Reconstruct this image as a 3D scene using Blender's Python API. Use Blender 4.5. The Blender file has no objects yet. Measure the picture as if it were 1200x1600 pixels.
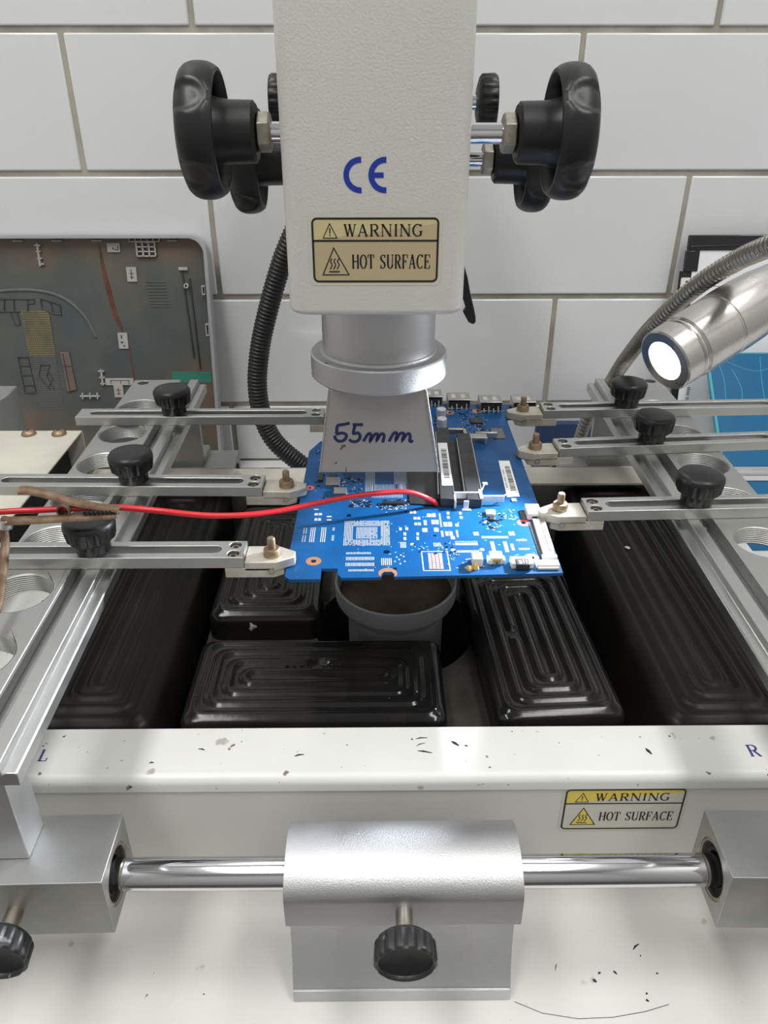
import bpy, bmesh, math, random
from mathutils import Vector, Matrix
from mathutils.geometry import tessellate_polygon
random.seed(7)
C = bpy.context.scene
S = 0.001                                   # everything below is written in millimetres
R = math.radians
col = C.collection

# ------------------------------------------------------------------ camera, world, lights, exposure
cam = bpy.data.objects.new('camera', bpy.data.cameras.new('camera'))
cam.data.sensor_fit = 'HORIZONTAL'; cam.data.sensor_width = 36; cam.data.lens = 36 * 1222 / 1200
cam.data.clip_start = 0.02; cam.data.clip_end = 20
cam.location = (0, 0, 0.335)
cam.rotation_euler = (R(90 - 29.6), 0, R(-0.5))
col.objects.link(cam); C.camera = cam

w = bpy.data.worlds.new('room'); C.world = w; w.use_nodes = True
w.node_tree.nodes['Background'].inputs[0].default_value = (0.93, 0.97, 1.0, 1)
w.node_tree.nodes['Background'].inputs[1].default_value = 0.36

def area(name, loc, aim, sx, sy, power, color=(1, 0.99, 0.97)):
    l = bpy.data.lights.new(name, 'AREA'); l.shape = 'RECTANGLE'; l.size = sx; l.size_y = sy
    l.energy = power; l.color = color
    o = bpy.data.objects.new(name, l); col.objects.link(o); o.location = loc
    o.rotation_euler = (Vector(aim) - Vector(loc)).to_track_quat('-Z', 'Y').to_euler()
    return o
area('ceiling_lamp', (-0.55, -0.22, 1.72), (-0.55, -0.21, 0.0), 0.25, 1.3, 17)
area('ceiling_lamp', (0.62, -0.22, 1.72), (0.62, -0.21, 0.0), 0.25, 1.3, 17)
C.view_settings.view_transform = 'Standard'; C.view_settings.look = 'None'
C.view_settings.gamma = 1; C.view_settings.use_curve_mapping = False
C.view_settings.exposure = 0.05

# ------------------------------------------------------------------ materials
def nt(name):
    m = bpy.data.materials.new(name); m.use_nodes = True
    return m, m.node_tree, m.node_tree.nodes['Principled BSDF']
def ramp(t, fac, stops):
    r = t.nodes.new('ShaderNodeValToRGB'); e = r.color_ramp.elements
    while len(e) < len(stops): e.new(0.5)
    for k, (p, c) in enumerate(stops):
        e[k].position = p; e[k].color = (*c, 1) if len(c) == 3 else c
    t.links.new(fac, r.inputs[0]); return r
def noise(t, scale, detail=4, stretch=None, rough=0.55):
    tc = t.nodes.new('ShaderNodeTexCoord'); n = t.nodes.new('ShaderNodeTexNoise')
    n.inputs['Scale'].default_value = scale; n.inputs['Detail'].default_value = detail; n.inputs['Roughness'].default_value = rough
    if stretch:
        mp = t.nodes.new('ShaderNodeMapping'); mp.inputs['Scale'].default_value = stretch
        t.links.new(tc.outputs['Object'], mp.inputs[0]); t.links.new(mp.outputs[0], n.inputs['Vector'])
    else: t.links.new(tc.outputs['Object'], n.inputs['Vector'])
    return n
def bump(t, b, fac, strength, dist=0.0005):
    k = t.nodes.new('ShaderNodeBump'); k.inputs['Strength'].default_value = strength; k.inputs['Distance'].default_value = dist
    t.links.new(fac, k.inputs['Height']); t.links.new(k.outputs[0], b.inputs['Normal'])
def mat(name, c, rough=0.5, metal=0.0, vary=0.0, scale=60, stretch=None, bmp=0.0, bscale=None, c2=None, spec=None, coat=0.0, specks=None):
    """base colour with mottling towards c2, optional specks [(scale, threshold, colour)], optional fine bump"""
    m, t, b = nt(name)
    b.inputs['Base Color'].default_value = (*c, 1); b.inputs['Roughness'].default_value = rough; b.inputs['Metallic'].default_value = metal
    if spec is not None: b.inputs['Specular IOR Level'].default_value = spec
    if coat: b.inputs['Coat Weight'].default_value = coat; b.inputs['Coat Roughness'].default_value = 0.08
    out = None
    if vary or c2:
        n = noise(t, scale, 5, stretch)
        d = c2 if c2 else tuple(max(0, x * (1 - vary)) for x in c)
        r = ramp(t, n.outputs['Fac'], [(0.35, d), (0.65, c)]); out = r.outputs[0]
        rr = ramp(t, n.outputs['Fac'], [(0.3, (min(1, rough * 1.25),) * 3), (0.7, (rough * 0.85,) * 3)])
        t.links.new(rr.outputs[0], b.inputs['Roughness'])
    for sc, th, sc_col in (specks or []):
        n = noise(t, sc, 3, None, 0.5)
        r = ramp(t, n.outputs['Fac'], [(th, (0, 0, 0)), (th + 0.03, (1, 1, 1))])
        mx = t.nodes.new('ShaderNodeMix'); mx.data_type = 'RGBA'
        t.links.new(r.outputs[0], mx.inputs['Factor'])
        if out: t.links.new(out, mx.inputs['A'])
        else: mx.inputs['A'].default_value = (*c, 1)
        mx.inputs['B'].default_value = (*sc_col, 1); out = mx.outputs['Result']
    if out: t.links.new(out, b.inputs['Base Color'])
    if bmp:
        n = noise(t, bscale or scale, 4); bump(t, b, n.outputs['Fac'], bmp)
    return m
M = {}
M['tile'] = mat('glazed_tile', (0.70, 0.71, 0.72), 0.12, vary=0.04, scale=9, bmp=0.05, bscale=14)
M['grout'] = mat('grout', (0.42, 0.39, 0.33), 0.9, vary=0.35, scale=25, bmp=0.4, bscale=400)
M['plaster'] = mat('grey_plaster', (0.60, 0.60, 0.59), 0.8, vary=0.05, scale=4)
M['ceiling'] = mat('white_ceiling', (0.75, 0.75, 0.74), 0.8, vary=0.03, scale=4)
M['floor_tile'] = mat('dark_floor', (0.13, 0.12, 0.115), 0.5, vary=0.15, scale=6)
M['bench'] = mat('bench_laminate', (0.66, 0.66, 0.64), 0.45, vary=0.06, scale=20)
M['paint'] = mat('warm_white_paint', (0.66, 0.655, 0.62), 0.38, vary=0.05, scale=22, bmp=0.06, bscale=900)
M['lid'] = mat('scuffed_white_paint', (0.72, 0.72, 0.70), 0.36, vary=0.06, scale=24, bmp=0.06, bscale=500,
               specks=[(150, 0.705, (0.16, 0.15, 0.13)), (70, 0.70, (0.42, 0.40, 0.36)), (330, 0.715, (0.06, 0.055, 0.05))])
M['base'] = mat('base_white_paint', (0.70, 0.70, 0.67), 0.40, vary=0.07, scale=14, bmp=0.05, bscale=400,
                specks=[(210, 0.725, (0.16, 0.15, 0.14)), (60, 0.70, (0.50, 0.48, 0.44))])
M['head'] = mat('textured_ivory_paint', (0.68, 0.675, 0.625), 0.36, vary=0.04, scale=12, bmp=0.35, bscale=1100,
                specks=[(160, 0.79, (0.30, 0.28, 0.25))])
M['cream'] = mat('aged_cream_paint', (0.60, 0.58, 0.50), 0.5, vary=0.18, scale=30, specks=[(60, 0.72, (0.42, 0.38, 0.30))])
M['alu'] = mat('satin_aluminium', (0.56, 0.56, 0.545), 0.38, 1.0, vary=0.10, scale=40, bmp=0.10, bscale=1500, specks=[(260, 0.77, (0.25, 0.24, 0.22))])
M['alu_plate'] = mat('dull_aluminium_plate', (0.50, 0.50, 0.485), 0.48, 1.0, vary=0.16, scale=30, bmp=0.08, bscale=1200, specks=[(240, 0.76, (0.22, 0.20, 0.17))])
M['alu_bright'] = mat('machined_aluminium', (0.80, 0.80, 0.80), 0.27, 1.0, vary=0.1, scale=20, stretch=(1, 30, 30))
M['alu_jaw'] = mat('stained_aluminium', (0.60, 0.575, 0.52), 0.5, 0.5, c2=(0.42, 0.38, 0.31), scale=70, bmp=0.1, bscale=800)
M['alu_blast'] = mat('blasted_aluminium', (0.57, 0.57, 0.58), 0.43, 1.0, vary=0.08, scale=30, bmp=0.3, bscale=2200)
M['chrome'] = mat('polished_steel', (0.72, 0.72, 0.75), 0.09, 1.0, vary=0.03, scale=15, stretch=(1, 12, 12))
M['steel_sheet'] = mat('grey_steel_sheet', (0.42, 0.40, 0.36), 0.5, 0.6, vary=0.10, scale=28, specks=[(60, 0.74, (0.26, 0.22, 0.17)), (230, 0.78, (0.18, 0.16, 0.13))])
M['steel_dark'] = mat('stained_tray_steel', (0.105, 0.098, 0.08), 0.5, 0.5, c2=(0.04, 0.035, 0.028), scale=40)
M['nut'] = mat('tarnished_steel', (0.48, 0.455, 0.41), 0.38, 1.0, c2=(0.30, 0.26, 0.20), scale=120)
M['brass_rust'] = mat('rusty_brass', (0.36, 0.285, 0.195), 0.5, 0.8, c2=(0.25, 0.16, 0.09), scale=160, bmp=0.2, bscale=900)
M['rust'] = mat('rusted_steel', (0.21, 0.15, 0.098), 0.6, 0.55, c2=(0.13, 0.075, 0.045), scale=140, bmp=0.3, bscale=700)
M['solder'] = mat('solder', (0.75, 0.75, 0.78), 0.25, 1.0, vary=0.2, scale=200)
M['black'] = mat('black_plastic', (0.011, 0.011, 0.0115), 0.36, spec=0.42, vary=0.2, scale=90, bmp=0.06, bscale=900)
M['black_worn'] = mat('worn_black_plastic', (0.022, 0.023, 0.025), 0.40, vary=0.2, scale=90, specks=[(190, 0.70, (0.16, 0.16, 0.17))])
M['black_matte'] = mat('matt_black', (0.012, 0.012, 0.012), 0.7, vary=0.1)
M['hose'] = mat('hose_plastic', (0.012, 0.012, 0.0125), 0.42, vary=0.2)
M['gloss'] = mat('black_glazed_ceramic', (0.007, 0.007, 0.007), 0.13, spec=0.32, c2=(0.017, 0.015, 0.013), scale=26, bmp=0.12, bscale=120, specks=[(420, 0.80, (0.5, 0.5, 0.48))])
M['satin'] = mat('satin_black_ceramic', (0.012, 0.011, 0.010), 0.40, spec=0.22, c2=(0.020, 0.017, 0.015), scale=22, bmp=0.08, bscale=120, specks=[(420, 0.81, (0.4, 0.4, 0.38))])
M['grey_enamel'] = mat('grey_cast_metal', (0.30, 0.31, 0.31), 0.42, 0.25, vary=0.12, scale=30, bmp=0.12, bscale=900)
M['brown_plate'] = mat('heat_browned_steel', (0.20, 0.14, 0.09), 0.5, 0.3, c2=(0.10, 0.07, 0.045), scale=40)
M['chip_mark'] = mat('chipped_glaze', (0.55, 0.52, 0.45), 0.7, vary=0.2, scale=200)
M['ink'] = mat('black_print', (0.012, 0.011, 0.010), 0.5)
M['ce_blue'] = mat('blue_print', (0.008, 0.035, 0.33), 0.4)
M['letter_blue'] = mat('blue_letter_print', (0.03, 0.05, 0.22), 0.5)
M['marker'] = mat('marker_ink', (0.010, 0.018, 0.075), 0.4)
M['lab_clear'] = mat('label_border', (0.60, 0.57, 0.48), 0.3)
M['lab_y_old'] = mat('faded_label_yellow', (0.60, 0.52, 0.27), 0.4, vary=0.06, scale=60)
M['lab_w_old'] = mat('yellowed_label_white', (0.50, 0.41, 0.245), 0.4, vary=0.06, scale=60)
M['lab_y'] = mat('label_yellow', (0.78, 0.60, 0.085), 0.35, vary=0.04, scale=60)
M['lab_w'] = mat('label_white', (0.62, 0.60, 0.53), 0.35, vary=0.04, scale=60)
M['pcb'] = mat('blue_solder_mask', (0.002, 0.072, 0.225), 0.36, spec=0.3, vary=0.25, scale=55, specks=[(900, 0.70, (0.03, 0.16, 0.38))])
M['copper'] = mat('copper_ring', (0.62, 0.30, 0.15), 0.38, 0.6, vary=0.15, scale=200)
M['red_ring'] = mat('red_ring', (0.55, 0.10, 0.09), 0.4, vary=0.15, scale=200)
M['tin'] = mat('tinned_pad', (0.60, 0.62, 0.63), 0.35, 0.35, vary=0.1, scale=300)
M['tin_pink'] = mat('bare_pad', (0.55, 0.38, 0.34), 0.4, 0.3, vary=0.15, scale=300)
M['silk'] = mat('silkscreen', (0.50, 0.62, 0.72), 0.6)
M['trace'] = mat('trace_lines', (0.10, 0.26, 0.45), 0.4)
M['chip'] = mat('chip_epoxy', (0.02, 0.021, 0.023), 0.4, vary=0.2, scale=300)
M['chip_grey'] = mat('grey_inductor', (0.13, 0.13, 0.13), 0.4, vary=0.2, scale=300)
M['socket'] = mat('socket_plastic', (0.022, 0.023, 0.026), 0.45, vary=0.15, scale=200)
M['shell'] = mat('tinned_shell', (0.55, 0.53, 0.48), 0.34, 0.9, vary=0.2, scale=120)
M['white_plastic'] = mat('white_connector', (0.74, 0.72, 0.66), 0.4, vary=0.06, scale=200)
M['yellow_glue'] = mat('yellow_glue', (0.60, 0.40, 0.13), 0.5, vary=0.25, scale=300)
M['sticker'] = mat('white_sticker', (0.80, 0.80, 0.79), 0.35)
M['red_wire'] = mat('red_insulation', (0.50, 0.012, 0.018), 0.30, vary=0.1, scale=60)
M['lamp_steel'] = mat('brushed_lamp_steel', (0.62, 0.60, 0.57), 0.25, 1.0, vary=0.12, scale=35, bmp=0.05, bscale=500, specks=[(170, 0.76, (0.30, 0.26, 0.2))])
M['gooseneck'] = mat('gooseneck_steel', (0.36, 0.34, 0.31), 0.30, 1.0, vary=0.15, scale=90)
M['cover'] = mat('silver_plastic', (0.36, 0.36, 0.38), 0.42, vary=0.05, scale=30)
M['cover_white'] = mat('pale_grey_plastic', (0.42, 0.41, 0.385), 0.6, vary=0.15, scale=120)
M['honey'] = mat('olive_vent', (0.20, 0.17, 0.075), 0.6, c2=(0.10, 0.095, 0.06), scale=30)
M['rib_dark'] = mat('dark_rib', (0.055, 0.052, 0.047), 0.6, vary=0.2)
M['rib_grey'] = mat('grey_rib', (0.11, 0.12, 0.115), 0.6, vary=0.2)
M['rust_seam'] = mat('brown_tear', (0.13, 0.045, 0.022), 0.7, vary=0.4, scale=80)
M['pink_strip'] = mat('brown_pink_strip', (0.16, 0.115, 0.10), 0.6, vary=0.2)
M['teal'] = mat('teal_tape', (0.035, 0.22, 0.16), 0.5, vary=0.1)
M['lcd_white'] = mat('white_backing_sheet', (0.80, 0.81, 0.83), 0.3, vary=0.03, scale=20)
M['tape'] = mat('glossy_black_tape', (0.02, 0.021, 0.022), 0.16, vary=0.2, bmp=0.5, bscale=60)
M['film'] = mat('blue_film', (0.006, 0.115, 0.26), 0.25, spec=0.25, vary=0.10, scale=12, bmp=0.35, bscale=30)
M['film_edge'] = mat('teal_film_edge', (0.05, 0.32, 0.44), 0.2)
M['navy'] = mat('dark_blue_card', (0.016, 0.045, 0.125), 0.5, vary=0.1, scale=20)
# laptop cover foil: grey-green film with warm rust-brown stains
m, t, b = nt('stained_foil'); M['foil'] = m
n1 = noise(t, 10, 5); n2 = noise(t, 28, 4)
tcx = t.nodes.new('ShaderNodeTexCoord'); sx = t.nodes.new('ShaderNodeSeparateXYZ'); t.links.new(tcx.outputs['Object'], sx.inputs[0])
acc = n1.outputs['Fac']                        # the stains gather along the top, the right edge and low in the middle
for ax, f0, f1, am in (('Z', 0.170, 0.212, 0.17), ('X', -0.045, -0.004, 0.07), ('Z', 0.112, 0.085, 0.085)):
    mr = t.nodes.new('ShaderNodeMapRange'); mr.inputs['From Min'].default_value = f0; mr.inputs['From Max'].default_value = f1; mr.inputs['To Max'].default_value = am
    t.links.new(sx.outputs[ax], mr.inputs['Value']); ad = t.nodes.new('ShaderNodeMath'); ad.operation = 'ADD'
    t.links.new(acc, ad.inputs[0]); t.links.new(mr.outputs[0], ad.inputs[1]); acc = ad.outputs[0]
r1 = ramp(t, acc, [(0.36, (0.075, 0.092, 0.102)), (0.53, (0.098, 0.105, 0.092)), (0.64, (0.165, 0.118, 0.088)), (0.76, (0.20, 0.115, 0.08))])
r2 = ramp(t, n2.outputs['Fac'], [(0.3, (0.72, 0.74, 0.76)), (0.7, (1.0, 0.98, 0.95))])
mx = t.nodes.new('ShaderNodeMix'); mx.data_type = 'RGBA'; mx.blend_type = 'MULTIPLY'; mx.inputs['Factor'].default_value = 1
t.links.new(r1.outputs[0], mx.inputs['A']); t.links.new(r2.outputs[0], mx.inputs['B']); t.links.new(mx.outputs['Result'], b.inputs['Base Color'])
b.inputs['Roughness'].default_value = 0.5; bump(t, b, n2.outputs['Fac'], 0.15)
# lamp lens (gives off light)
m, t, b = nt('lit_lens'); M['lens'] = m
b.inputs['Emission Color'].default_value = (0.86, 0.90, 1, 1); b.inputs['Emission Strength'].default_value = 9

# ------------------------------------------------------------------ mesh builder (mm)
class MB:
    def __init__(s): s.v = []; s.f = []
    def add(s, vs, fs):
        o = len(s.v); s.v += [tuple(p) for p in vs]; s.f += [tuple(i + o for i in f) for f in fs]; return s
    def box(s, x0, x1, y0, y1, z0, z1):
        vs = [(x, y, z) for z in (z0, z1) for y in (y0, y1) for x in (x0, x1)]
        return s.add(vs, [(0, 2, 3, 1), (4, 5, 7, 6), (0, 1, 5, 4), (2, 6, 7, 3), (0, 4, 6, 2), (1, 3, 7, 5)])
    def plate(s, outline, holes, a, b, axis='z'):
        """polygon with holes, extruded along an axis between a and b"""
        mp = {'z': lambda u, v, w: (u, v, w), 'x': lambda u, v, w: (w, u, v), 'y': lambda u, v, w: (u, w, v)}[axis]
        loops = [outline] + list(holes); flat = [p for l in loops for p in l]; n = len(flat)
        tris = tessellate_polygon([[Vector((p[0], p[1], 0)) for p in l] for l in loops])
        vs = [mp(p[0], p[1], a) for p in flat] + [mp(p[0], p[1], b) for p in flat]
        fs = [tuple(t) for t in tris] + [tuple(i + n for i in reversed(t)) for t in tris]
        k = 0
        for l in loops:
            m_ = len(l)
            for i in range(m_):
                j = (i + 1) % m_; fs.append((k + i, k + j, k + j + n, k + i + n))
            k += m_
        return s.add(vs, fs)
    def lathe(s, prof, loc=(0, 0, 0), axis=(0, 0, 1), seg=48, rmod=None):
        q = Vector((0, 0, 1)).rotation_difference(Vector(axis).normalized()); L = Vector(loc)
        vs = []; n = len(prof)
        for k in range(seg):
            a = 2 * math.pi * k / seg
            for r, h in prof:
                rr = rmod(r, h, a) if rmod else r
                vs.append(L + q @ Vector((rr * math.cos(a), rr * math.sin(a), h)))
        fs = []
        for k in range(seg):
            kk = (k + 1) % seg
            for i in range(n - 1):
                fs.append((k * n + i, kk * n + i, kk * n + i + 1, k * n + i + 1))
        return s.add(vs, fs)
    def cyl(s, loc, r, h, axis=(0, 0, 1), seg=32): return s.lathe([(0, 0), (r, 0), (r, h), (0, h)], loc, axis, seg)
    def tube(s, pts, rad, seg=12, ring=None):
        """rad: number, list, or function(t 0..1)"""
        P = [Vector(p) for p in pts]; n = len(P); vs = []
        T = [(P[min(i + 1, n - 1)] - P[max(i - 1, 0)]).normalized() for i in range(n)]
        up = Vector((0, 0, 1)) if abs(T[0].z) < 0.9 else Vector((1, 0, 0))
        nn = (up - T[0] * up.dot(T[0])).normalized()
        for i in range(n):
            nn = (nn - T[i] * nn.dot(T[i])).normalized(); bb = T[i].cross(nn)
            r = rad(i / (n - 1)) if callable(rad) else (rad[i] if isinstance(rad, list) else rad)
            for k in range(seg):
                a = 2 * math.pi * k / seg; vs.append(P[i] + (nn * math.cos(a) + bb * math.sin(a)) * r)
        fs = [(i * seg + k, i * seg + (k + 1) % seg, (i + 1) * seg + (k + 1) % seg, (i + 1) * seg + k) for i in range(n - 1) for k in range(seg)]
        fs += [tuple(range(seg)), tuple(range((n - 1) * seg, n * seg))]
        return s.add(vs, fs)
    def ribbon(s, pts, width, mp, closed=False):
        """flat print stroke: 2-D polyline with a width (or list), laid on a surface by mp(u, v)"""
        P = [Vector(p) for p in pts]; n = len(P); vs = []
        for i in range(n):
            a = P[(i - 1) % n] if closed else P[max(i - 1, 0)]; c = P[(i + 1) % n] if closed else P[min(i + 1, n - 1)]
            d1 = (P[i] - a); d2 = (c - P[i])
            if d1.length < 1e-9: d1 = d2
            if d2.length < 1e-9: d2 = d1
            n1 = Vector((-d1.y, d1.x)).normalized(); n2 = Vector((-d2.y, d2.x)).normalized()
            m_ = n1 + n2; m_ = m_.normalized() if m_.length > 1e-6 else n1
            w_ = (width[i] if isinstance(width, (list, tuple)) else width) / 2 / max(0.45, m_.dot(n1))
            vs += [mp(*(P[i] + m_ * w_)), mp(*(P[i] - m_ * w_))]
        q = n if closed else n - 1
        return s.add(vs, [(2 * i, 2 * i + 1, 2 * ((i + 1) % n) + 1, 2 * ((i + 1) % n)) for i in range(q)])
    def quad(s, a, b, c, d): return s.add([a, b, c, d], [(0, 1, 2, 3)])
def smooth_path(pts, n=8):
    P = [Vector(p) for p in pts]; out = []
    for i in range(len(P) - 1):
        p0 = P[max(i - 1, 0)]; p1 = P[i]; p2 = P[i + 1]; p3 = P[min(i + 2, len(P) - 1)]
        for k in range(n):
            u = k / n
            out.append(0.5 * ((2 * p1) + (p2 - p0) * u + (2 * p0 - 5 * p1 + 4 * p2 - p3) * u * u + (3 * p1 - p0 - 3 * p2 + p3) * u ** 3))
    return out + [P[-1]]
def circle(cx, cy, r, n=32, a0=0): return [(cx + r * math.cos(a0 + 2 * math.pi * k / n), cy + r * math.sin(a0 + 2 * math.pi * k / n)) for k in range(n)]
def rrect(x0, x1, y0, y1, r, n=6):
    o = []
    for cx, cy, a in ((x1 - r, y1 - r, 0), (x0 + r, y1 - r, 90), (x0 + r, y0 + r, 180), (x1 - r, y0 + r, 270)):
        for k in range(n + 1): o.append((cx + r * math.cos(R(a + 90 * k / n)), cy + r * math.sin(R(a + 90 * k / n))))
    return o
def stadium(x0, x1, y, r, n=10):
    return [(x1 + r * math.cos(R(-90 + 180 * k / n)), y + r * math.sin(R(-90 + 180 * k / n))) for k in range(n + 1)] + \
           [(x0 + r * math.cos(R(90 + 180 * k / n)), y + r * math.sin(R(90 + 180 * k / n))) for k in range(n + 1)]

# ------------------------------------------------------------------ objects
ORIG = {}
def thing(name, label, cat, loc=(0, 0, 0), rotz=0, group=None):
    o = bpy.data.objects.new(name, None); col.objects.link(o); o.empty_display_size = 0.01
    o.location = Vector(loc) * S; o.rotation_euler = (0, 0, rotz); ORIG[o.name] = Vector(loc)
    o['label'] = label; o['category'] = cat
    if group: o['group'] = group
    return o
def part(name, mb, m, parent=None, bevel=0, world=True, angle=35, label=None, seg=2, kind=None, flat=False):
    """link a builder as one mesh object; vertices are world mm unless world=False (then local to the thing)"""
    root = parent
    while root is not None and root.parent is not None: root = root.parent
    me = bpy.data.meshes.new(name); off = ORIG.get(root.name, Vector()) if (root is not None and world) else Vector()
    me.from_pydata([(Vector(p) - off) * S for p in mb.v], [], mb.f)
    bm = bmesh.new(); bm.from_mesh(me)
    bmesh.ops.remove_doubles(bm, verts=bm.verts, dist=1e-7)
    if not flat: bmesh.ops.recalc_face_normals(bm, faces=bm.faces)
    bm.to_mesh(me); bm.free()
    if not flat: me.shade_smooth(); me.set_sharp_from_angle(angle=R(angle))
    me.materials.append(M[m])
    o = bpy.data.objects.new(name, me); col.objects.link(o)
    if parent is not None: o.parent = parent
    if bevel:
        bv = o.modifiers.new('edge', 'BEVEL'); bv.width = bevel * S; bv.segments = seg; bv.limit_method = 'ANGLE'; bv.angle_limit = R(40)
    if label: o['label'] = label
    if kind: o['kind'] = kind
    return o
def copy_tree(o, parent=None):
    c = o.copy(); col.objects.link(c)
    if parent is not None: c.parent = parent
    for ch in list(o.children): copy_tree(ch, c)
    return c

# ------------------------------------------------------------------ stroke lettering (serif for labels)
TH, TN, SF = 0.165, 0.08, 0.065
def arc(cx, cy, rx, ry, a0, a1, n=14): return [(cx + rx * math.cos(R(a0 + (a1 - a0) * k / n)), cy + ry * math.sin(R(a0 + (a1 - a0) * k / n))) for k in range(n + 1)]
def warc(a0, a1, n=14): return [TN + (TH - TN) * abs(math.cos(R(a0 + (a1 - a0) * k / n))) for k in range(n + 1)]
def stem(x, w=TH, y0=0, y1=1): return [([(x, y0), (x, y1)], w), ([(x - .13, y0 + SF / 2), (x + .13, y0 + SF / 2)], SF), ([(x - .13, y1 - SF / 2), (x + .13, y1 - SF / 2)], SF)]
GL = {
 'W': (1.05, [([(.10, 1), (.33, 0)], TH), ([(.33, 0), (.53, .95)], TN), ([(.47, 1), (.72, 0)], TH), ([(.72, 0), (.95, 1)], TN), ([(0, .975), (.24, .975)], SF), ([(.38, .975), (.60, .975)], SF), ([(.84, .975), (1.05, .975)], SF)]),
 'A': (.9, [([(.10, 0), (.43, 1)], TN), ([(.43, 1), (.76, 0)], TH), ([(.2, .34), (.66, .34)], TN), ([(0, .025), (.22, .025)], SF), ([(.62, .025), (.9, .025)], SF)]),
 'R': (.85, stem(.17) + [([(.17, .975), (.42, .975)], SF), (arc(.42, .74, .25, .235, 90, -90), warc(90, -90)), ([(.17, .505), (.42, .505)], SF), ([(.42, .5), (.72, .03)], TH), ([(.66, .025), (.85, .025)], SF)]),
 'N': (.95, stem(.14, TN) + stem(.8, TN) + [([(.14, 1), (.8, 0)], TH)]),
 'I': (.42, stem(.21)),
 'G': (.92, [(arc(.46, .5, .38, .48, 45, 315, 20), warc(45, 315, 20)), ([(.73, .10), (.73, .42)], TH), ([(.58, .42), (.88, .42)], SF), ([(.73, .83), (.76, 1.0)], TN)]),
 'H': (.92, stem(.16) + stem(.76) + [([(.16, .52), (.76, .52)], TN)]),
 'O': (.9, [(arc(.45, .5, .37, .47, 0, 360, 28), warc(0, 360, 28))]),
 'T': (.82, [([(.41, 0), (.41, 1)], TH), ([(.26, .025), (.56, .025)], SF), ([(.04, .975), (.78, .975)], SF), ([(.05, .98), (.03, .74)], TN), ([(.77, .98), (.79, .74)], TN)]),
 'S': (.75, [([(.62, .78), (.55, .93), (.38, .975), (.20, .92), (.12, .76), (.2, .61), (.38, .51), (.56, .40), (.64, .25), (.56, .09), (.37, .025), (.18, .07), (.10, .25)], [TN, TN, TN, .09, TH, TH, TH, TH, TH, .09, TN, TN, TN]), ([(.63, .76), (.63, .99)], TN), ([(.10, .02), (.10, .26)], TN)]),
 'U': (.92, [([(.17, 1), (.17, .33)] + arc(.46, .31, .29, .285, 180, 360), [TH, TH] + warc(180, 360)), ([(.75, .33), (.75, 1)], TN), ([(.03, .975), (.32, .975)], SF), ([(.62, .975), (.88, .975)], SF)]),
 'F': (.78, stem(.17) + [([(.17, .975), (.68, .975)], SF), ([(.68, 1.0), (.69, .74)], TN), ([(.17, .51), (.5, .51)], TN), ([(.5, .62), (.5, .40)], TN)]),
 'C': (.85, [(arc(.46, .5, .38, .48, 45, 315, 20), warc(45, 315, 20)), ([(.74, .80), (.77, 1.0)], TN), ([(.74, .2), (.78, .18)], TN)]),
 'E': (.82, stem(.17) + [([(.17, .975), (.70, .975)], SF), ([(.70, 1.0), (.71, .76)], TN), ([(.17, .51), (.5, .51)], TN), ([(.5, .62), (.5, .40)], TN), ([(.17, .025), (.72, .025)], SF), ([(.73, .26), (.72, 0)], TN)]),
 'L': (.78, stem(.17) + [([(.17, .025), (.68, .025)], SF), ([(.70, .28), (.68, 0)], TN)]),
 ' ': (.55, []),
}
def text(mb, s, u0, v0, width, height, mp, track=0.10):
    tot = sum(GL[c][0] + track for c in s) - track; kx = width / tot; x = u0
    for c in s:
        for pts, wd in GL[c][1]:
            f = (kx + height) / 2
            mb.ribbon([(x + p[0] * kx, v0 + p[1] * height) for p in pts], [q * f for q in wd] if isinstance(wd, (list, tuple)) else wd * f, mp)
        x += (GL[c][0] + track) * kx
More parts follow.
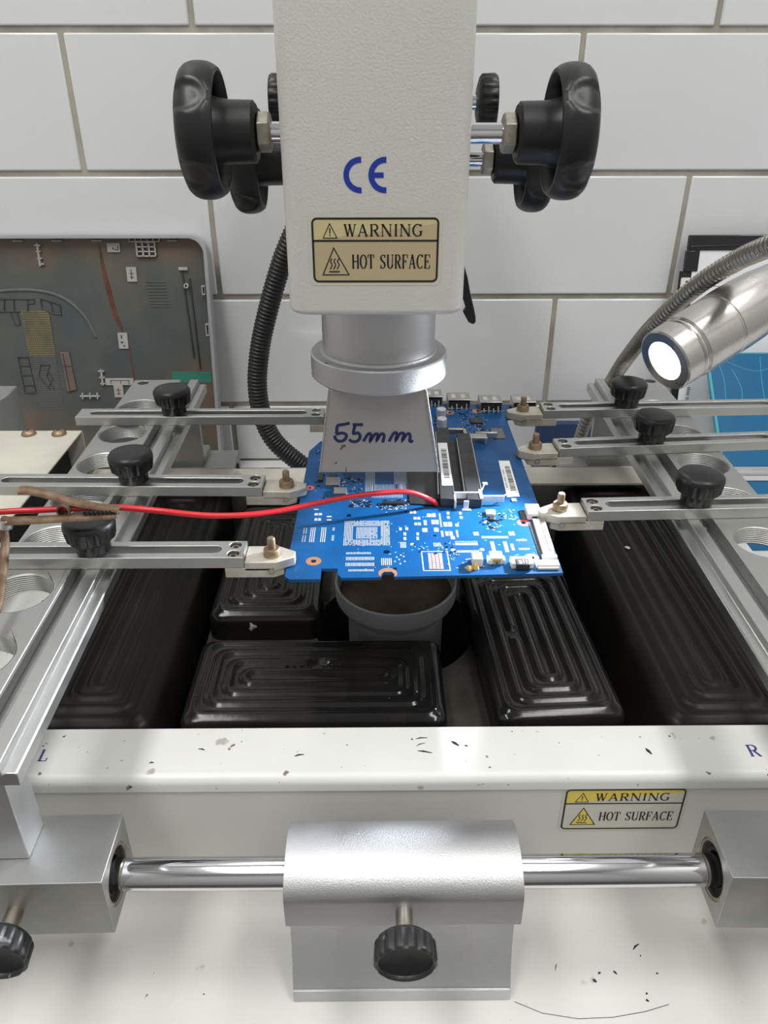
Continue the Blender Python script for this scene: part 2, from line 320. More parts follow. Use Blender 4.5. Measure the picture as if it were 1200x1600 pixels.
def warning_label(parent, W_, H_, at, mats, name='warning_label', label=None):
    """printed sticker; at(u, v, lift) lays it on its surface. u to the right, v up, mm"""
    def flat(nm, outline, lift, m, par, lb=None):
        mb = MB(); n = len(outline); mb.add([at(p[0], p[1], lift) for p in outline], [tuple(range(n))])
        return part(nm, mb, m, par, flat=True, label=lb)
    lab = flat(name, rrect(-1.1, W_ + 1.1, -1.1, H_ + 1.1, 2.2), 0.12, 'lab_clear', parent, label)
    flat('lower_band', rrect(0.4, W_ - 0.4, 0.4, H_ - 0.4, 1.8), 0.16, mats[1], lab)
    yt = H_ * 0.655
    flat('upper_band', [(0.5, yt)] + [p for p in rrect(0.4, W_ - 0.4, yt - 3, H_ - 0.4, 1.8) if p[1] > yt][::-1], 0.19, mats[0], lab)
    k = MB(); mp = lambda u, v: at(u, v, 0.24)
    k.ribbon(rrect(0.45, W_ - 0.45, 0.45, H_ - 0.45, 1.7), 0.75, mp, closed=True)
    k.ribbon([(0.5, yt - 0.15), (W_ - 0.5, yt - 0.15)], 0.7, mp)
    X = lambda x: (x - 185) * W_ / 790; Yv = lambda y: (885 - y) * H_ / 410
    text(k, 'WARNING', X(385), Yv(592), X(875) - X(385), Yv(517) - Yv(592), mp)
    text(k, 'HOT SURFACE', X(432), Yv(795), X(925) - X(432), Yv(705) - Yv(795), mp)
    tri1 = [(X(257), Yv(602)), (X(343), Yv(602)), (X(299), Yv(514))]; tri2 = [(X(248), Yv(834)), (X(412), Yv(834)), (X(320), Yv(664))]
    for tr, tm in ((tri1, 0.34), (tri2, 0.42)): k.ribbon(tr, tm, mp, closed=True)
    k.ribbon([(X(299), Yv(540)), (X(299), Yv(575))], 0.45, mp); k.ribbon([(X(299), Yv(582)), (X(299), Yv(590))], 0.45, mp)
    for dx in (0, 22, 44):
        k.ribbon([(X(297 + dx + a), Yv(y)) for a, y in ((10, 730), (2, 742), (1, 752), (9, 764), (10, 776), (2, 788), (-3, 800))], 0.42, mp)
    k.ribbon([(X(287), Yv(814)), (X(355), Yv(814))], 0.5, mp)
    if mats[0] == 'lab_y':
        flat('triangle', tri2, 0.20, mats[0], lab)
    part('print', k, 'ink', lab, flat=True)
    return lab

# ================================================================== SETTING
def structure(name, mb, m):
    o = part(name, mb, m); o['kind'] = 'structure'; return o
wall = structure('wall_back', MB().box(-1100, 1100, 695.6, 760, -870, 1750), 'grout')
structure('wall_front', MB().box(-1100, 1100, -1760, -1700, -870, 1750), 'plaster')
structure('wall_left', MB().box(-1160, -1100, -1760, 760, -870, 1750), 'plaster')
structure('wall_right', MB().box(1100, 1160, -1760, 760, -870, 1750), 'plaster')
structure('floor', MB().box(-1160, 1160, -1760, 760, -930, -870), 'floor_tile')
structure('ceiling', MB().box(-1160, 1160, -1760, 760, 1750, 1810), 'ceiling')
PX, PZ = 198.3, 100.7; z0 = 58.2
for row in range(-1, 17):
    lo, hi = z0 + row * PZ + 2.3, z0 + (row + 1) * PZ - 2.3
    lo = max(lo, 1.0)
    ph = -138.6 if row % 2 else 158.0
    for k in range(-6, 7):
        x0 = ph + k * PX + (0 if row % 2 else -PX) + 2.1; x1 = x0 + PX - 4.2
        if x1 > 1100 or x0 < -1100: continue
        part('tile', MB().box(x0, x1, 694, 700, lo, hi), 'tile', wall, bevel=1.3, world=False, seg=3)
bench = thing('workbench', 'white laminate workbench top under the whole machine', 'workbench', (0, 280, -30))
part('bench_top', MB().box(-900, 900, 128, 695, -30, 0), 'bench', bench, bevel=2)
for x_ in (-870, 870):
    for y_ in (150, 640): part('leg', MB().box(x_ - 20, x_ + 20, y_ - 15, y_ + 25, -869.5, -30.2), 'bench', bench)

# ================================================================== REWORK STATION
st = thing('rework_station', 'white heated tray base of the rework station with a scuffed front lip', 'rework station', (10, 360, 0))
part('base_plate', MB().plate(rrect(-196.5, 235, 156, 600, 8), [], 0.2, 15), 'base', st, bevel=1.5)
def lbar(yo, s):      # L-section lid bar seen end-on, outer face at yo, s = +1 when the tray lies behind it
    p = [(yo + s * 27.5, 88.0)]
    p += [(yo + s * (4 - 4 * math.sin(R(a))), 88 - 4 + 4 * math.cos(R(a))) for a in range(0, 91, 15)]
    p += [(yo, 80.6), (yo + s * 1.5, 80.6), (yo + s * 1.5, 84.0), (yo + s * 4, 86.5), (yo + s * 27.5, 86.5)]
    return p
lid = MB()
lid.plate(lbar(219.5, 1), [], -200, 220, 'x')
part('front_lip', lid, 'lid', st, angle=25)
part('rear_lip', MB().plate(lbar(501.0, -1), [], -200, 220, 'x'), 'cream', st, angle=25)
part('side_lip', MB().box(-200, -172, 247, 473.5, 86.5, 88), 'lid', st)
part('side_lip', MB().box(192, 220, 247, 473.5, 86.5, 88), 'lid', st)
hz = MB().box(-199, 219, 220.6, 222, 15, 86).box(-199, 219, 498.5, 500, 15, 86).box(-199, -197.5, 222, 498.5, 15, 86).box(217.5, 219, 222, 498.5, 15, 86)
part('housing', hz, 'paint', st)
part('tray_floor', MB().plate([(-93.5, 222.5), (114, 222.5), (114, 498), (-93.5, 498)], [circle(9, 350, 44, 48)], 61.5, 63), 'steel_dark', st)
part('tray_bottom', MB().box(-197, 217, 222.5, 498, 18, 20), 'black_matte', st)
part('nozzle_well', MB().lathe([(44, 62.4), (44, 22), (0, 22)], (9, 350, 0), seg=48), 'black_matte', st)
letL = MB(); text(letL, 'L', -140.2, 229.3, 4.0, 6.3, lambda u, v: (u, v, 88.12))
part('letter', letL, 'letter_blue', st, flat=True, label='blue letter L on the front lip')
letR = MB(); text(letR, 'R', 153.2, 229.3, 5.0, 6.3, lambda u, v: (u, v, 88.12))
part('letter', letR, 'letter_blue', st, flat=True, label='blue letter R on the front lip')
warning_label(st, 49.6, 24.3, lambda u, v, l: (76.2 + u, 220.6 - l, 55.2 + v), ('lab_y', 'lab_w'), label='yellow and white warning label on the housing front')
BASE_MARKS = ((107.2, 193.8, 3.2, 2.6, .8), (72, 185.6, 1, 3, .4), (89.2, 183, 1.2, .7, .9), (95.6, 183.2, 1.2, -1.4, 1.0), (86.5, 180, 1.3, -1.2, 1.3), (112.6, 182.6, .9, .2, .8), (106, 174.7, .8, .6, .8), (105.4, 172.1, 1.2, -.6, 1.0), (108, 189.9, .6, .5, .6), (171.5, 175.3, .9, .3, .6), (-70, 176, .8, .3, .5), (-28, 182, .6, .3, .5))
sc = MB()                                     # dark scuff marks on the lip
for cx, cy, dx, dy, wd in ((18, 240.5, 5, .6, .7), (17.5, 237, 4, 1.8, .5), (19, 233, 6, -1.2, .9), (32, 237.5, 3, -2.6, 1.5), (36.5, 236, 1.5, 0, .8), (112, 232.5, 1.6, -3.2, 1.5), (-74, 235, -3, .8, .7), (-33, 231.5, 4, 1.0, .9), (-93, 228, 2, .3, .8)):
    sc.ribbon([(cx - dx / 2, cy - dy / 2), (cx - dx * .1, cy + .3), (cx + dx / 2, cy + dy / 2)], [wd * .3, wd, wd * .4], lambda u, v: (u, v, 88.08))
part('scuff_marks', sc, 'black_matte', st, flat=True, kind='stuff')
db = MB()                                     # flecks and a hair lying on the base plate
for cx, cy, dx, dy, wd in BASE_MARKS:
    db.ribbon([(cx - dx / 2, cy - dy / 2), (cx - dx * .1, cy + .2), (cx + dx / 2, cy + dy / 2)], [wd * .3, wd, wd * .4], lambda u, v: (u, v, 15.06))
db.ribbon([(52.9, 172.2), (63, 167.8), (76.5, 165.6), (90, 166), (103.3, 168), (113.4, 170.6)], .25, lambda u, v: (u, v, 15.06))
part('flecks', db, 'black_matte', st, flat=True, kind='stuff')

# ------------------------------------------------------------------ ceramic heaters
def heater(L, Wd, ring_break=True, drop=0.2):
    mb = MB(); n = max(2, int(L / 1.15)); m_ = max(2, int(Wd / 1.15)); cr = 7.0
    def sdf(x, y):
        qx, qy = abs(x) - (L / 2 - cr), abs(y) - (Wd / 2 - cr)
        return math.hypot(max(qx, 0), max(qy, 0)) + min(max(qx, qy), 0) - cr
    def inset(x, y, c, r):                     # distance to a rounded rectangle ring set in by c
        a_, b_ = L / 2 - c, Wd / 2 - c; r = min(r, b_)
        qx, qy = abs(x) - (a_ - r), abs(y) - (b_ - r)
        return abs(math.hypot(max(qx, 0), max(qy, 0)) + min(max(qx, qy), 0) - r)
    def hgt(x, y):
        d = max(0.0, -sdf(x, y)); sh = 5.0
        z = 16.0 - (0 if d > sh else sh * (1 - math.sqrt(max(0, 1 - (1 - d / sh) ** 2))))
        def ridge(c, r, wd, a): q = inset(x, y, c, r) / wd; return a * (math.cos(q * math.pi / 2) ** 2 if q < 1 else 0)
        gap = 1.0
        if ring_break and y > 0 and abs(x) < 5: gap = max(0.0, min(1.0, (abs(x) - 2.0) / 3.0))
        k = ridge(5.0, 7, 3.4, 1.4) + ridge(12.3, 6, 3.3, 1.6) + ridge(19.4, 5, 3.2, 1.6) * gap + ridge(26.3, 4, 3.0, 1.5)
        if d < 6: k *= max(0, (d - 0.6) / 5.4)
        return z + k
    vs = []; 
    for j in range(m_ + 1):
        for i in range(n + 1):
            x = -L / 2 + L * i / n; y = -Wd / 2 + Wd * j / m_
            s_ = sdf(x, y)
            if s_ > 0:                         # pull the corner points back onto the rounded outline
                cx = math.copysign(L / 2 - cr, x); cy = math.copysign(Wd / 2 - cr, y)
                v_ = Vector((x - cx, y - cy)).normalized() * cr; x, y = cx + v_.x, cy + v_.y
            vs.append((x, y, hgt(x, y)))
    fs = [(j * (n + 1) + i, j * (n + 1) + i + 1, (j + 1) * (n + 1) + i + 1, (j + 1) * (n + 1) + i) for j in range(m_) for i in range(n)]
    mb.add(vs, fs)
    rim = [i for i in range(n + 1)] + [j * (n + 1) + n for j in range(1, m_ + 1)] + [m_ * (n + 1) + i for i in range(n - 1, -1, -1)] + [j * (n + 1) for j in range(m_ - 1, 0, -1)]
    mb.add([vs[i] for i in rim] + [(vs[i][0], vs[i][1], drop) for i in rim], [(k, (k + 1) % len(rim), len(rim) + (k + 1) % len(rim), len(rim) + k) for k in range(len(rim))])
    return mb
HM = {}
def place_heater(L, m_, loc, rot, label):
    t_ = thing('ceramic_heater', label, 'heater', (loc[0], loc[1], 63.0), R(rot), 'black ceramic heaters in the tray')
    key = (L, m_)
    if key not in HM: HM[key] = part('heater_body', heater(L, 61, L < 200, 0.2 if L < 200 else -42.5), m_, t_, world=False, angle=60)
    else:
        c = HM[key].copy(); col.objects.link(c); c.parent = t_
    return t_
hf = place_heater(123, 'gloss', (-29.8, 289.5), 0, 'glossy black ceramic heater lying crosswise just behind the front lip')
hr = place_heater(123, 'gloss', (80.8, 322.5), 93, 'glossy black ceramic heater lying lengthwise under the front edge of the blue circuit board')
hl = place_heater(123, 'gloss', (-62, 399.0), 90, 'glossy black ceramic heater with a pale chip mark, behind the crosswise front one')
hb = place_heater(123, 'gloss', (46, 453), 0, 'glossy black ceramic heater lying crosswise behind the cup nozzle under the circuit board')
place_heater(231, 'satin', (-133, 372), 90, 'long satin black ceramic heater along the tray side by the L mark')
hro = place_heater(231, 'satin', (159.5, 372), 90.8, 'long satin black ceramic heater along the tray side by the R mark')
part('chip_mark', MB().lathe([(0, 0.5), (1.6, 0.45), (2.6, 0)], (-61.2, 6.0, 9.5), (-1, 0, 0.1), 11, lambda r, h, a: r * (1 + .35 * math.sin(3 * a))), 'chip_mark', hl, world=False, label='pale chipped spot in the glaze')
part('white_fleck', MB().lathe([(0, .5), (.5, .4), (.8, 0)], (48.2, -11.4, 16.6), (0, 0, 1), 8, lambda r, h, a: r * (1 + .3 * math.sin(2 * a))), 'sticker', hf, world=False)
part('white_fleck', MB().lathe([(0, .6), (1.0, .5), (1.5, 0)], (31.9, 6.6, 16.8), (0, 0, 1), 10, lambda r, h, a: r * (1 + .3 * math.sin(2 * a))), 'sticker', hro, world=False)
em = MB()                                      # raised rating figures on the front heater
D = {'2': [(0, .8), (.25, 1), (.5, .8), (.45, .55), (0, 0), (.55, 0)], '3': [(0, .9), (.3, 1), (.5, .78), (.25, .55), (.5, .3), (.3, 0), (0, .1)], '0': [(.28 + .26 * math.cos(a), .5 + .5 * math.sin(a)) for a in [k * math.pi / 5 for k in range(11)]], 'V': [(0, 1), (.28, 0), (.55, 1)]}
for k, ch in enumerate('230V 300'):
    if ch != ' ': em.tube([(-16 + k * 3.6 + p[0] * 3.6, 5.4 + p[1] * 2.8, 16.45) for p in D[ch]], 0.32, 5)
part('rating_figures', em, 'gloss', hf, world=False)

# ------------------------------------------------------------------ lower cup nozzle
ln = thing('cup_nozzle', 'grey cup-shaped lower hot-air nozzle rising through the tray under the circuit board', 'nozzle', (9.3, 346, 22))
prof = [(25.0, 22.5), (25.5, 24), (25.8, 79), (26.4, 80.5), (31.3, 86.5), (32.3, 88.5), (32.5, 97), (32.0, 97.6), (31.2, 97.3), (30.4, 91), (30.0, 90.2)]
part('cup', MB().lathe([(0, 22.5)] + prof, (9.3, 346, 0), seg=72), 'grey_enamel', ln, angle=30)
part('grille', MB().lathe([(30.2, 90.4), (0, 91.2)], (9.3, 346, 0), seg=48), 'brown_plate', ln, label='brown stained inner plate')

# ================================================================== GUIDE RODS
def thumb_knob(loc, axis):
    fl = lambda r, h, a: r - (0.75 * max(0, math.cos(16 * a)) if r > 9.7 and 1.5 < h < 9.7 else 0)
    return MB().lathe([(0, 0), (4.5, 0), (8.6, 1.0), (10.2, 2.4), (10.6, 3.2), (10.9, 9.0), (10.6, 9.6), (9.9, 10), (9.3, 9.7), (8.9, 8.6), (5, 7.9), (0, 7.7)], loc, axis, 96, fl)
def support_profile(y, z):
    p = [(y - 16.5, z - 7), (y - 16.5, z + 5.5)]
    p += [(y - 16.5 * math.cos(R(a)) , z + 5.5 + 11 * math.sin(R(a))) for a in range(6, 175, 8)]
    p += [(y + 16.5, z + 5.5), (y + 16.5, z - 7)]
    p += [(y + 9.0, z - 8.5), (y + 7.5, z - 14), (y + 7.6, z - 22), (y + 8.8, z - 32), (y + 11.2, z - 42), (y + 14.4, z - 51), (y + 15.2, 15.1)]
    p += [(y - 15.2, 15.1), (y - 15.2, z - 51), (y - 14.4, z - 51), (y - 11.2, z - 42), (y - 8.8, z - 32), (y - 7.6, z - 22), (y - 7.5, z - 14), (y - 9.0, z - 8.5)]
    return p
def guide_rod(y, z, label, knob, xr=224):
    t_ = thing('guide_rod', label, 'rod', (8.5, y, 15))
    part('shaft', MB().lathe([(0, -208), (5.4, -208), (6, -207), (6, xr - 1), (5.4, xr), (0, xr)], (0, y, z), (1, 0, 0), 48), 'chrome', t_)
    sb = part('support_block', MB().plate(support_profile(y, z), [circle(y, z, 6.05, 32)], -34, 51, 'x'), 'alu_blast', t_, bevel=0.5, angle=28, label='matt aluminium block clamping the rod')
    if knob:
        part('thumb_screw', MB().cyl((8.6, y - 16.3, z + 1), 3.0, 9.8, (0, -1, 0), 24), 'nut', sb)
        part('thumb_knob', thumb_knob((8.6, y - 25.5, z + 1), (0, -1, -0.02)), 'black_worn', sb, angle=50)
    return t_
guide_rod(188, 73.0, 'polished steel guide rod in front of the tray, held by an aluminium block', True)
guide_rod(518, 72.0, 'polished steel guide rod running behind the tray', False, 318)

# ================================================================== SIDE RAILS
def fluted(r, h, a): return r - (0.85 * max(0.0, math.cos(15 * a)) ** 0.7 if r > 9.4 and h < 12.0 else 0)
def board_rail(s, loc, rot, label, holes_at):
    """local frame: x = 0 is the T-slot, +x*s points to the tray; y from the front end; z world"""
    t_ = thing('board_rail', label, 'rail', (loc[0], loc[1], 0), R(rot), 'slotted side rails over the tray')
    X = lambda a, b_: (min(s * a, s * b_), max(s * a, s * b_))
    o = [(s * -36, 0), (s * -36, 340), (s * -4.9, 340), (s * -4.9, 0)]
    if s < 0: o = o[::-1]
    hs = [circle(s * -21, h, 13.4, 40) for h in holes_at] + [circle(s * -29, 334.5, 3.6, 16)]
    pl = part('hole_plate', MB().plate(o, hs, 141, 150), 'alu_plate', t_, bevel=0.4, world=False, label='flat plate with a row of large threaded holes')
    for h in holes_at:                           # turned threads inside each hole
        pr_ = []
        for k in range(9): pr_ += [(13.35, 141.2 + k * 0.98), (12.85, 141.7 + k * 0.98)]
        part('thread', MB().lathe(pr_ + [(13.35, 149.9)], (s * -21, h, 0), seg=40), 'alu_plate', pl, world=False, angle=30)
    pf = [(-4.9, 141), (12, 141), (12, 146), (11.4, 146.5), (7.9, 146.5), (7.2, 146), (7.2, 150), (1.5, 150), (1.5, 144.0), (-4.9, 144.0)]
    pf = [(s * a, b_) for a, b_ in pf]
    part('slot_rail', MB().plate(pf, [], 0, 340, 'y'), 'alu', t_, bevel=0.4, world=False, label='T-slotted edge strip')
    part('slot_bolt', MB().lathe([(0, 144.3), (2.2, 144.3), (2.2, 149), (1.8, 149.6), (0, 149.3)], (s * -1.7, 331, 0), seg=16), 'rust', t_, world=False, label='rusty bolt in the slot end')
    a, b_ = X(-28, -2.5)
    part('post', MB().box(a, b_, 14.5, 29.5, 87.1, 140.9), 'alu_blast', t_, bevel=0.5, world=False)
    a, b_ = X(-28, 5)
    part('post', MB().box(a, b_, 334.8, 339.8, 86.1, 140.9).box(a, b_, 334.8, 360, 86.1, 92), 'alu_plate', t_, bevel=0.5, world=False)
    for (y0, y1, ry, rz, zt, zb, kn) in ((4.3, 33.3, 18, 73, 87, 58, True), (333, 363, 348, 72, 86, 57, False)):
        a, b_ = X(-44, 26)
        sl = part('slider_block', MB().plate([(y0, zb), (y1, zb), (y1, zt), (y0, zt)], [circle(ry, rz, 11.2, 40)], a, b_, 'x'), 'alu_plate', t_, bevel=0.5, world=False)
        part('bearing_ring', MB().lathe([(11.1, -8), (11.1, 0.1), (10.6, 0.3), (9.9, 0.1), (9.7, -1.2), (9.7, -8)], (s * 25.6, ry, rz), (s, 0, 0), 48), 'nut', sl, world=False)
        part('bearing_seal', MB().lathe([(9.65, -8), (9.65, -1.0), (8.6, -1.6), (7.6, -1.0), (6.6, -1.4), (6.4, -8)], (s * 25.6, ry, rz), (s, 0, 0), 40), 'black_matte', sl, world=False, label='dark ring bearing around the rod')
        if kn:
            part('thumb_screw', MB().cyl((s * -7.2, y0 + 0.3, rz - 1), 3.0, 9, (0, -1, 0), 24), 'nut', sl, world=False)
            part('thumb_knob', thumb_knob((s * -7.2, y0 - 8.4, rz - 1), (0, -1, -0.02)), 'black_worn', sl, world=False, angle=50)
    return t_
H0 = [21, 51.5, 91.3, 131, 171, 210.6, 250.4, 290]
board_rail(1, (-123.4, 170), 1.0, 'aluminium side rail with a row of large holes beside the L mark', H0)
board_rail(-1, (150.3, 170), -1.0, 'aluminium side rail with a row of large holes beside the R mark', [20, 50, 88, 127.5, 167, 207, 247, 287])

# ================================================================== CLAMP ARMS
def fluted_knob():
    return MB().lathe([(0, 0), (6.6, 0), (7.1, 0.6), (7.3, 4.6), (9.5, 6.2), (10.2, 7.0), (10.8, 11.6), (10.9, 12.6), (10.7, 14.0), (9.8, 15.2), (8.0, 15.7), (0, 16.1)], (0, 0, 0), (0, 0, 1), 105, fluted)
PROTO = {}
def clamp_arm(tip, rot, length, knob_d, label, jaw_y=0.0):
    """local frame: origin at the jaw tip, +x runs away from the board along the bar; z world"""
    t_ = thing('clamp_arm', label, 'clamp', (tip[0], tip[1], 0), rot, 'board clamp arms on the side rails')
    g = 21.2                                      # bar starts this far behind the tip
    bar = part('bar', MB().plate([(g, -6.7), (length, -6.7), (length, 6.7), (g, 6.7)],
               [stadium(g + 13, length - 10, 0, 2.8), circle(g + 4.7, 3.45, 2.65, 18), circle(g + 4.7, -3.45, 2.65, 18)], 150.1, 155.5), 'alu', t_, bevel=0.35, world=False)
    for sy in (3.45, -3.45):
        part('screw', MB().lathe([(0, 152.6), (1.05, 152.6), (1.05, 154.3), (1.75, 154.3), (1.95, 154.0), (2.0, 151.0)], (g + 4.7, sy, 0), seg=18), 'nut', bar, world=False)
    j = MB()
    j.plate([(4.6, -4.2), (8.5, -6.6), (29.5, -6.6), (29.5, 6.6), (8.5, 6.6), (4.6, 4.2)], [], 145.2, 150.0)
    j.plate([(0, -2.2), (1.2, -2.9), (7.8, -6.6), (g - 0.2, -6.6), (g - 0.2, 6.6), (7.8, 6.6), (1.2, 2.9), (0, 2.2)], [], 148.6, 152.9)
    jw = part('jaw', j, 'alu_jaw', t_, bevel=0.3, world=False, label='pointed jaw gripping the board edge')
    part('set_screw', MB().lathe([(1.5, 0.15), (1.5, 0.3), (0.9, 0.3), (0.8, -0.6), (0, -0.6)], (9.6, -6.6 if abs(rot) < 1.5 else 6.6, 148.3), (0, -1 if abs(rot) < 1.5 else 1, 0), 18), 'nut', jw, world=False)
    st_ = part('stud', MB().lathe([(0, 152.9), (3.6, 152.9), (3.7, 153.2), (3.6, 155.8), (3.2, 156.4), (1.75, 156.4), (1.75, 161.0), (1.4, 161.6), (0, 161.6)], (9.8, 0.6, 0), seg=24), 'brass_rust', jw, world=False, label='rusty brass stud and nut')
    if 'k' not in PROTO: PROTO['k'] = fluted_knob()
    k = MB(); k.add([(p[0] + knob_d, p[1], p[2] + 155.6) for p in PROTO['k'].v], PROTO['k'].f)
    part('knob', k, 'black', t_, world=False, angle=45, label='black fluted knob')
    part('slot_nut', MB().lathe([(0, 144.4), (2.2, 144.4), (2.2, 147.6), (1.8, 148.2), (0, 147.9)], (knob_d, -12.3 if abs(rot) < 1.5 else 12.3, 0), seg=20), 'nut', t_, world=False)
    return t_
pi = math.pi
clamp_arm((-35.8, 284.3), pi, 150, 85.8, 'slotted aluminium clamp arm nearest the L mark, under the rusty clip')
clamp_arm((-35.9, 347.6), pi - R(1.1), 160, 86.0, 'slotted aluminium clamp arm crossing behind the red wire, middle of three on the L side')
clamp_arm((-11.0, 437.6), pi, 168, 110.5, 'slotted aluminium clamp arm reaching behind the marked nozzle, rearmost on the L side')
clamp_arm((76.4, 321.5), R(2.0), 150, 74.5, 'slotted aluminium clamp arm lit by the lamp, nearest of three on the R side')
clamp_arm((76.9, 389.8), R(4.3), 150, 74.8, 'slotted aluminium clamp arm between two others on the R side')
clamp_arm((79.0, 444.8), R(2.0), 170, 73.0, 'slotted aluminium clamp arm below the lamp head, rearmost on the R side')

# ================================================================== HOT-AIR HEAD
hd = thing('hot_air_head', 'ivory hot-air head with black star handwheels and a tapered steel nozzle', 'hot air head', (0, 560, 15.2))
def shell(x0, x1, y0, y1, zb, zt, r, rb):
    """box with rounded upright corners and a softly rounded bottom edge"""
    mb = MB(); rings = []; n = 8
    for k in range(5):
        a = R(90 * k / 4); d = rb * (1 - math.sin(a)); rings.append((d, zb + rb * (1 - math.cos(a))))
    rings.append((0, zt))
    vs = []; m_ = 4 * (n + 1)
    for d, z in rings: vs += [(p[0], p[1], z) for p in rrect(x0 + d, x1 - d, y0 + d, y1 - d, r - d * .5, n)]
    fs = [tuple(range(m_)), tuple(range((len(rings) - 1) * m_, len(rings) * m_))]
    for k in range(len(rings) - 1): fs += [(k * m_ + i, k * m_ + (i + 1) % m_, (k + 1) * m_ + (i + 1) % m_, (k + 1) * m_ + i) for i in range(m_)]
    return mb.add(vs, fs)
part('cover', shell(-34.2, 33.6, 300, 420, 251.6, 440, 8, 2.4), 'head', hd, angle=30)
part('column', MB().box(-24, 18, 545, 590, 15.1, 440).box(-24, 18, 421, 545, 340, 438), 'alu_plate', hd, bevel=1)
ce = MB(); cm = lambda u, v: (u, 299.86, v)
for cx, bar in ((-5.75, False), (3.1, True)):
    pts = [(cx + 0.35, 301.9 + 5.0)] + [(cx + 5.05 * math.cos(R(a)), 301.9 + 5.0 * math.sin(R(a))) for a in range(90, 271, 10)] + [(cx + 0.35, 301.9 - 5.0)]
    ce.ribbon(pts, 1.95, cm)
    if bar: ce.ribbon([(cx - 4.15, 301.9), (cx - 0.6, 301.9)], 1.8, lambda u, v: (u, 299.84, v))
part('ce_mark', ce, 'ce_blue', hd, flat=True, label='blue CE mark')
warning_label(hd, 46.9, 23.4, lambda u, v, l: (-24.0 + u, 300 - l, 264.4 + v), ('lab_y_old', 'lab_w_old'), label='faded yellow warning label on the head')
part('barrel', MB().lathe([(0, 223), (25.5, 223.1), (25.5, 252), (0, 252)], (0.6, 348, 0), seg=72), 'alu_blast', hd)
col_ = part('collar', MB().lathe([(0, 212), (30.4, 212), (31.1, 212.7), (31.1, 222.4), (30.5, 223), (26.6, 223), (26.1, 224.2), (25.4, 224.4), (0, 224.4)], (0.6, 348, 0), seg=80), 'alu_blast', hd, bevel=0)
part('set_screw', MB().cyl((-22.3, 328.6, 223.0), 0.7, 0.05, seg=12), 'black_matte', col_)
def frust(x0, x1, y0, y1, z0, X0, X1, Y0, Y1, z1, t):
    o = [(x0, y0, z0), (x1, y0, z0), (x1, y1, z0), (x0, y1, z0), (X0, Y0, z1), (X1, Y0, z1), (X1, Y1, z1), (X0, Y1, z1)]
    i = [(x0 + t, y0 + t, z0), (x1 - t, y0 + t, z0), (x1 - t, y1 - t, z0), (x0 + t, y1 - t, z0), (X0 + t, Y0 + t, z1), (X1 - t, Y0 + t, z1), (X1 - t, Y1 - t, z1), (X0 + t, Y1 - t, z1)]
    mb = MB(); fs = []
    for k in range(4):
        q = (k + 1) % 4
        fs += [(k, q, q + 4, k + 4), (k + 8, k + 12, q + 12, q + 8), (k, k + 8, q + 8, q), (k + 4, q + 4, q + 12, k + 12)]
    return mb.add(o + i, fs)
nz = part('nozzle', frust(-27.2, 28.4, 323.4, 377, 172.5, -21.6, 21.6, 325.6, 370, 211.9, 0.9), 'steel_sheet', hd, bevel=0.25, label='tapered square sheet-steel nozzle')
part('side_seam', MB().tube([(28.0, 322.9, 172.6), (21.3, 325.1, 211.8)], 0.45, 8), 'alu_bright', nz)
part('side_seam', MB().tube([(-26.9, 323.1, 172.6), (-21.4, 325.3, 211.8)], 0.35, 8), 'steel_sheet', nz)
HAND = [[(-12.5, 196.5), (-14.9, 195.9), (-17.9, 195.3), (-18.4, 193.1), (-18.4, 191.4), (-16.2, 191.8), (-14.5, 191.2), (-14.2, 189.9), (-15.4, 188.3), (-17.5, 187.8), (-19.1, 189.0), (-19.5, 190.6)], [(-6.6, 195.7), (-8.6, 195.7), (-11.2, 195.8)], [(-10.1, 195.5), (-10.7, 193.4), (-10.9, 191.5), (-9.0, 191.8), (-8.0, 190.5), (-8.3, 188.9), (-9.6, 187.7), (-11.7, 187.7), (-12.9, 188.8)], [(-6.5, 187.7), (-4.7, 190.8), (-3.5, 191.5), (-3.0, 190.5), (-3.4, 188.0), (-1.8, 190.5), (-0.6, 191.4), (0.1, 190.5), (-0.4, 188.3), (1.1, 190.8), (2.3, 191.3), (2.9, 190.2), (2.5, 188.3), (2.2, 187.1)], [(5.1, 187.6), (6.9, 191.1), (8.0, 191.9), (8.7, 191.1), (8.2, 188.3), (9.8, 191.1), (11.2, 191.7), (11.8, 190.8), (11.2, 188.2), (12.9, 190.8), (14.1, 191.4), (14.7, 190.1), (14.4, 188.2), (15.1, 187.5), (15.9, 188.2)]]
hw = MB()
for s_ in HAND:
    s_ = smooth_path([(a, b_, 0) for a, b_ in s_], 4)
    hw.ribbon([(p.x, p.y) for p in s_], [1.4] * len(s_), lambda u, v: (u, 323.4 + (v - 172.5) * 2.2 / 39.4 - 0.12, v))
hw.ribbon([(-14.6, 172.9), (-14.6, 175.0)], 0.3, lambda u, v: (u, 323.4 + (v - 172.5) * 2.2 / 39.4 - 0.12, v))
part('handwriting', hw, 'marker', nz, flat=True, label='handwritten 55mm in dark blue marker')
rs = MB()
for cx, cz, r_ in ((-15.6, 185.3, 1.1), (-16.6, 184.1, .7), (-19.2, 177, .6)): rs.ribbon([(cx - r_, cz - .3), (cx, cz + .2), (cx + r_, cz + .5)], [r_ * .6, r_ * 1.5, r_ * .5], lambda u, v: (u, 323.4 + (v - 172.5) * 2.2 / 39.4 - 0.11, v))
part('rust_spot', rs, 'rust', nz, flat=True)
